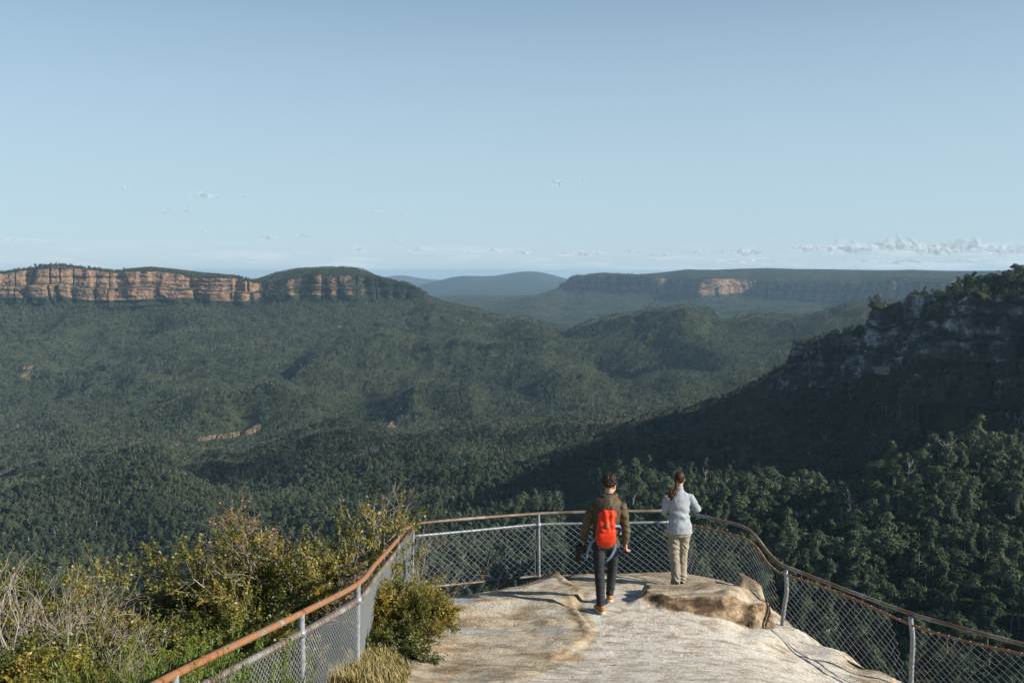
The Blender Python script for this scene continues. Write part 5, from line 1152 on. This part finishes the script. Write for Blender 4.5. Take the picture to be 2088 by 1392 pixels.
jk.append(loft([(.03, .15, .845, .185, .125, .85), (.03, .15, .93, .185, .13, .85), (.03, .14, 1.05, .178, .125, .85), (.035, .13, 1.20, .195, .135, .85), (.04, .12, 1.34, .205, .13, .85), (.04, .115, 1.43, .195, .11, .9), (.045, .11, 1.49, .12, .085), (.05, .11, 1.535, .075, .07)], 24))
for sgn, (S_1, E_1, W_1) in ((-1, (SL, EL, WL)), (1, (SR, ER, WR))):
    jk.append(loft([(*(S_1 - (sgn * .06, 0, -.005)), .060, .070), (*S_1, .066, .076), (*((S_1 + E_1) / 2), .066, .070), (*E_1, .060, .062), (*((E_1 + W_1) / 2), .056, .058), (*(W_1 + (E_1 - W_1) * .12), .048, .050), (*(W_1 + (E_1 - W_1) * .05), .043, .044)], 16))
# hood lying on the back
jk.append(loft([(-.105, .03, 1.475, .035, .04), (-.06, -.02, 1.455, .06, .055), (.00, -.055, 1.435, .100, .062), (.06, -.06, 1.43, .102, .062), (.12, -.03, 1.45, .065, .055), (.175, .02, 1.475, .035, .04)], 16, (0, 0, 1)))
jk.append(loft([(-.05, .06, 1.53, .03, .035), (.0, .01, 1.525, .035, .04), (.06, -.005, 1.525, .036, .04), (.12, .03, 1.53, .032, .036), (.15, .09, 1.535, .03, .03)], 14, (0, 0, 1)))
def jfold(co):
    x, y, z = co.T; w = fbm(x * 4, y * 4, z * 4, 3, 2)
    return .0045 * np.sin(z * 70 + x * 25 + 9 * w) * (np.abs(x - .035) > .17) + .004 * np.sin(z * 34 - x * 30 + 10 * w)
bake('jacket', jk, M['jacket'], man, .0085, 4, (.006, 14), 5, jfold)
bake('collar_lining', [loft([(.065, .11, 1.52, .068, .062), (.068, .115, 1.56, .064, .060)], 16)], M['black'], man, .009, 2)
tr_ = [loft([(.02, .15, .84, .155, .115, .9), (.02, .15, .93, .160, .115, .9)], 20)]
for A_ in (AL, AR):
    a0, a1, a2 = map(np.array, A_)
    tr_.append(loft([(*(a0 + (0, 0, -.02)), .088, .100), (*((a0 + a1) / 2), .080, .084), (*a1, .066, .070), (*(a1 * .6 + a2 * .4), .064, .066), (*(a1 * .2 + a2 * .8), .056, .060), (*(a2 + (0, 0, -.012)), .055, .062)], 16))
def kfold(co):
    x, y, z = co.T; w = fbm(x * 5, y * 5, z * 5, 8, 2)
    m_ = np.exp(-((z - .50) / .09) ** 2) + 1.2 * np.exp(-((z - .15) / .07) ** 2) + .8 * np.exp(-((z - .84) / .07) ** 2) + .2
    return .0035 * np.sin(z * 95 + x * 40 + 14 * w) * m_
bake('jeans', tr_, M['jeans'], man, .008, 3, (.004, 16), 9, kfold)
# wild short curls
rs = np.random.RandomState(9); hr = [ball(hat(-.016, 0, .045), (.084, .098, .094), (0, 0, -.66))]
for i in range(120):
    a_, b_ = rs.uniform(0, 6.28), rs.uniform(-.25, 1.4); f_, r_ = math.cos(a_) * math.cos(b_), math.sin(a_) * math.cos(b_)
    if f_ > .35 and b_ < .75: continue
    hr.append(ball(hat(-.016 + .104 * f_, .092 * r_, .035 + .104 * math.sin(b_)), (rs.uniform(.010, .022),) * 3))
bake('hair', hr, M['dkhair'], man, .0062, 1, (.006, 55), 4)
def boot(parent, ank, ank_floor, toe_dir, pitch_, mats, L_=.30, hi=.12, heel_lift=0.0):
    """ankle boot with a thick sole; heel under the ankle"""
    ax, ay = ank[:2]; fz = ank_floor; d = np.array([math.sin(toe_dir), math.cos(toe_dir)])
    def q_(f, z, lift=True): 
        zz = z + (heel_lift * np.clip(1 - (f + .08) / .24, 0, 1) if lift else 0); return (ax + d[0] * f, ay + d[1] * f, fz + zz)
    sd_ = (d[1], -d[0], 0)
    up_ = [loft([(*q_(-.075, .050), .028, .036), (*q_(-.05, .055), .040, .044), (*q_(.0, .060), .045, .048), (*q_(.07, .052), .047, .040), (*q_(.14, .042), .046, .030), (*q_(.19, .035), .036, .022)], 14, sd_),
           loft([(*q_(-.01, .05), .048, .056), (*q_(-.005, .09), .046, .052), (*q_(.0, hi), .044, .050)], 14, sd_)]
    u = bake('shoe', up_, mats[0], parent, .0075, 2)
    so_ = bake('sole', [loft([(*q_(-.09, .016), .028, .020, .6), (*q_(-.06, .014), .040, .020, .6), (*q_(.0, .013), .042, .018, .6), (*q_(.08, .013), .048, .018, .6), (*q_(.15, .014), .047, .016, .6), (*q_(.20, .018), .034, .014, .6)], 14, sd_)], mats[1], parent, .0075, 1)
    m4 = so_.matrix_basis.copy(); so_.parent = u
    return u
b1 = boot(man, AL[2], zf1, math.radians(-14), 0, (M['tanleather'], M['sole']))
b2 = boot(man, AR[2], zf2, math.radians(4), 0, (M['tanleather'], M['sole']), heel_lift=.035)
for A_, zf_ in ((AL, zf1), (AR, zf2)):
    a2 = A_[2]; bake('sock', [loft([(a2[0], a2[1] - .004, zf_ + .085, .046, .052), (a2[0], a2[1], zf_ + .135, .046, .050)], 14)], M['red'], man, .008, 1)
# backpack, a thing of its own that he carries
bp = empty('backpack', (p_.x + .02, p_.y - .04, gzm + .86)); tag(bp, 'slim orange backpack with blue hanging straps worn by the man', 'backpack')
def B(x, y, z): return (x - .02, y + .04, z - .86)
bk = [loft([(*B(.005, -.075, .915), .085, .045, .75), (*B(.0, -.085, .96), .122, .082, .75), (*B(.0, -.095, 1.06), .132, .095, .75), (*B(.005, -.085, 1.18), .122, .085, .75), (*B(.015, -.075, 1.28), .108, .072, .75), (*B(.025, -.065, 1.34), .098, .060, .75)], 22),
      loft([(*B(.022, -.075, 1.30), .108, .070, .75), (*B(.026, -.07, 1.345), .112, .072, .75), (*B(.028, -.06, 1.375), .085, .05, .8)], 20)]
def bfold(co):
    x, y, z = co.T; w = fbm(x * 6, y * 6, z * 6, 2, 2); return .006 * np.sin(x * 75 + z * 9 + 5 * w) * sstep(.12, .45, z) + .004 * np.sin(z * 60 + 6 * w)
bake('pack_bag', bk, M['orange'], bp, .0075, 3, (.006, 14), 3, bfold)
bake('front_pocket', [loft([(*B(.005, -.155, .94), .070, .020, .7), (*B(.003, -.175, 1.00), .105, .026, .7), (*B(.003, -.182, 1.06), .110, .022, .7), (*B(.003, -.176, 1.10), .104, .016, .7)], 18)], M['orange'], bp, .007, 2, (.003, 20), 7)
bake('badge', [loft([(*B(.012, -.178, 1.175), .020, .010, .5), (*B(.014, -.172, 1.225), .020, .010, .5)], 12)], M['badge'], bp, .005, 1)
def strap(name, pts, w, th, mat, parent, side=(1, 0, 0)):
    p_s = spline(np.array(pts), 5); V, q, t3 = loft([(*q_, w, th, .5) for q_ in p_s], 10, side); return obj(name, np_mesh(name, V, [q, t3], [mat], smooth=True), parent)
strap('shoulder_strap', [B(.085, -.05, 1.345), B(.125, -.03, 1.42), B(.155, .03, 1.485), B(.165, .10, 1.50), B(.16, .20, 1.44)], .018, .006, M['orange'], bp)
strap('shoulder_strap', [B(-.02, -.05, 1.345), B(-.06, -.03, 1.42), B(-.085, .03, 1.485), B(-.09, .10, 1.50), B(-.09, .20, 1.44)], .018, .006, M['orange'], bp)
strap('side_strap', [B(.115, -.03, 1.16), B(.185, .01, 1.15), B(.215, .05, 1.10), B(.20, .03, 1.03)], .016, .004, M['blue'], bp, (0, .3, 1))
strap('hip_strap', [B(-.11, -.04, 1.01), B(-.17, -.04, .96), B(-.215, -.03, .86), B(-.245, -.02, .74)], .016, .004, M['blue'], bp)
strap('hip_strap', [B(.13, -.05, .93), B(.115, -.06, .86), B(.07, -.07, .77), B(.01, -.06, .705)], .016, .004, M['blue'], bp)
# camera held in his left hand
cm_ = empty('camera_bag', (p_.x - .27, p_.y + .22, gzm + .80)); tag(cm_, 'black camera with lens held low in the left hand of the man', 'camera')
bake('camera_body', [loft([(-.03, .0, -.055, .075, .05, .5), (-.03, .0, .045, .075, .05, .5)], 16), loft([(-.03, .0, .04, .03, .03, .6), (-.03, .0, .07, .022, .02, .6)], 12)], M['black'], cm_, .007, 1)
bake('camera_lens', [loft([(-.06, .0, -.04, .038, .038), (-.07, .0, -.17, .044, .044)], 18)], M['black'], cm_, .007, 1)

# ---- woman
wpx, wpy, wY = 1385, 1193, 14.15
p_ = P(wpx, wpy, wY); gzm = float(rock_z(p_.x, p_.y))
wo = empty('person', (p_.x, p_.y, gzm + .005)); tag(wo, 'woman in pale grey fleece and khaki trousers standing at the railing, hair in a ponytail', 'person')
zw = 0.0
AL = [(-.080, .04, .88), (-.075, .03, .48), (-.045, .00, .10)]; AR = [(.075, .04, .88), (.055, .08, .48), (.045, .03, .10)]
sk = []; hp, hat = head((.00, .08, 1.575), math.radians(24), .94); sk += hp
sk.append(loft([(-.01, .05, 1.33, .050, .050), (-.01, .06, 1.42, .047, .050), (0, .07, 1.50, .047, .052)], 14))
sk.append(loft([(0, .05, .87, .145, .095), (0, .05, .95, .135, .095), (0, .05, 1.05, .115, .085), (0, .05, 1.20, .140, .095), (-.01, .05, 1.34, .140, .075), (-.01, .05, 1.40, .07, .06)], 18))
for A_ in (AL, AR): sk.append(loft([(*A_[0], .080, .085), (*((np.array(A_[0]) + A_[1]) / 2), .066, .070), (*A_[1], .047, .052), (*((np.array(A_[1]) * .65 + np.array(A_[2]) * .35)), .046, .050), (*A_[2], .032, .036), (*(np.array(A_[2]) + (0, .05, -.05)), .032, .028), (*(np.array(A_[2]) + (0, .12, -.070)), .034, .02)], 14))
SL, EL, WL = np.array((-.165, .06, 1.31)), np.array((-.215, .10, 1.07)), np.array((-.15, .33, 1.09))
SR, ER, WR = np.array((.150, .06, 1.31)), np.array((.275, .12, 1.12)), np.array((.15, .34, 1.13))
for S_1, E_1, W_1 in ((SL, EL, WL), (SR, ER, WR)): sk.append(loft([(*S_1, .042, .042), (*((S_1 + E_1) / 2), .038, .038), (*E_1, .032, .032), (*((E_1 + W_1) / 2), .031, .031), (*W_1, .022, .019)], 12))
sk += hand(WL, (.35, .9, .05), (0, 0, 1), (1, 0, 0), curl=.6); sk += hand(WR, (-.35, .9, .05), (0, 0, 1), (-1, 0, 0), curl=.6)
bake('body', sk, M['skin'], wo, .0072, 3)
fl = [loft([(0, .045, .80, .184, .140, .9), (0, .045, .90, .178, .138, .9), (0, .05, 1.00, .148, .110), (-.003, .05, 1.08, .142, .108), (-.008, .05, 1.20, .158, .112), (-.01, .05, 1.30, .165, .10), (-.01, .055, 1.37, .125, .078), (-.01, .06, 1.41, .066, .06), (-.008, .065, 1.47, .057, .058)], 24)]
for sgn, (S_1, E_1, W_1) in ((-1, (SL, EL, WL)), (1, (SR, ER, WR))):
    fl.append(loft([(*(S_1 - (sgn * .06, 0, -.015)), .050, .055), (*S_1, .062, .066), (*((S_1 + E_1) / 2), .058, .060), (*E_1, .052, .053), (*((E_1 + W_1) / 2), .046, .047), (*(W_1 + (E_1 - W_1) * .05), .036, .036)], 16))
def ffold(co):
    x, y, z = co.T; w = fbm(x * 5, y * 5, z * 5, 13, 2); return .0075 * np.sin(z * 42 + x * 18 + 9 * w) * (.35 + np.exp(-((z - 1.06) / .10) ** 2)) + .004 * np.sin(z * 130) * (z > 1.40)
bake('fleece_top', fl, M['fleece'], wo, .008, 3, (.007, 12), 15, ffold)
tr_ = [loft([(0, .045, .76, .172, .128, .9), (0, .045, .86, .168, .126, .9)], 20)]
for A_ in (AL, AR):
    a0, a1, a2 = map(np.array, A_)
    tr_.append(loft([(*(a0 + (0, 0, -.04)), .096, .108), (*((a0 + a1) / 2), .088, .092), (*a1, .074, .078), (*(a1 * .6 + a2 * .4), .070, .074), (*(a1 * .2 + a2 * .8), .066, .070), (*(a2 + (0, 0, -.055)), .066, .074)], 16))
def wfold(co):
    x, y, z = co.T; w = fbm(x * 5, y * 5, z * 5, 18, 2); m_ = .5 + .9 * np.exp(-((z - .60) / .10) ** 2) + np.exp(-((z - .13) / .08) ** 2)
    return .0045 * np.sin(z * 60 + x * 55 + 16 * w) * m_
bake('trousers', tr_, M['khaki'], wo, .008, 3, (.006, 14), 19, wfold)
boot(wo, (-.045, 0, .1), 0, math.radians(-6), 0, (M['black'], M['white']), hi=.085); boot(wo, (.045, .02, .1), 0, math.radians(10), 0, (M['black'], M['white']), hi=.085)
rs = np.random.RandomState(19); hr = [ball(hat(-.018, 0, .030), (.080, .098, .096), (0, 0, -.42)), ball(hat(-.095, -.02, -.02), (.030, .035, .032))]
hr.append(loft([(*hat(-.09, -.02, -.02), .022, .022), (-.06, -.03, 1.47, .030, .028), (-.10, -.05, 1.40, .042, .032), (-.145, -.06, 1.365, .044, .030), (-.18, -.06, 1.345, .028, .022)], 14))
hr.append(loft([(-.08, -.045, 1.43, .022, .02), (-.15, -.06, 1.41, .026, .02), (-.215, -.06, 1.385, .016, .012)], 10)); hr.append(loft([(-.09, -.05, 1.40, .025, .02), (-.125, -.06, 1.335, .022, .02), (-.15, -.06, 1.295, .012, .01)], 10))
def hfold(co):
    x, y, z = co.T; return .002 * np.sin((x * .7 + z * .3) * 260 + 4 * fbm(x * 8, y * 8, z * 8, 2, 2))
bake('hair', hr, M['rdhair'], wo, .0062, 1, (.005, 40), 21, hfold)
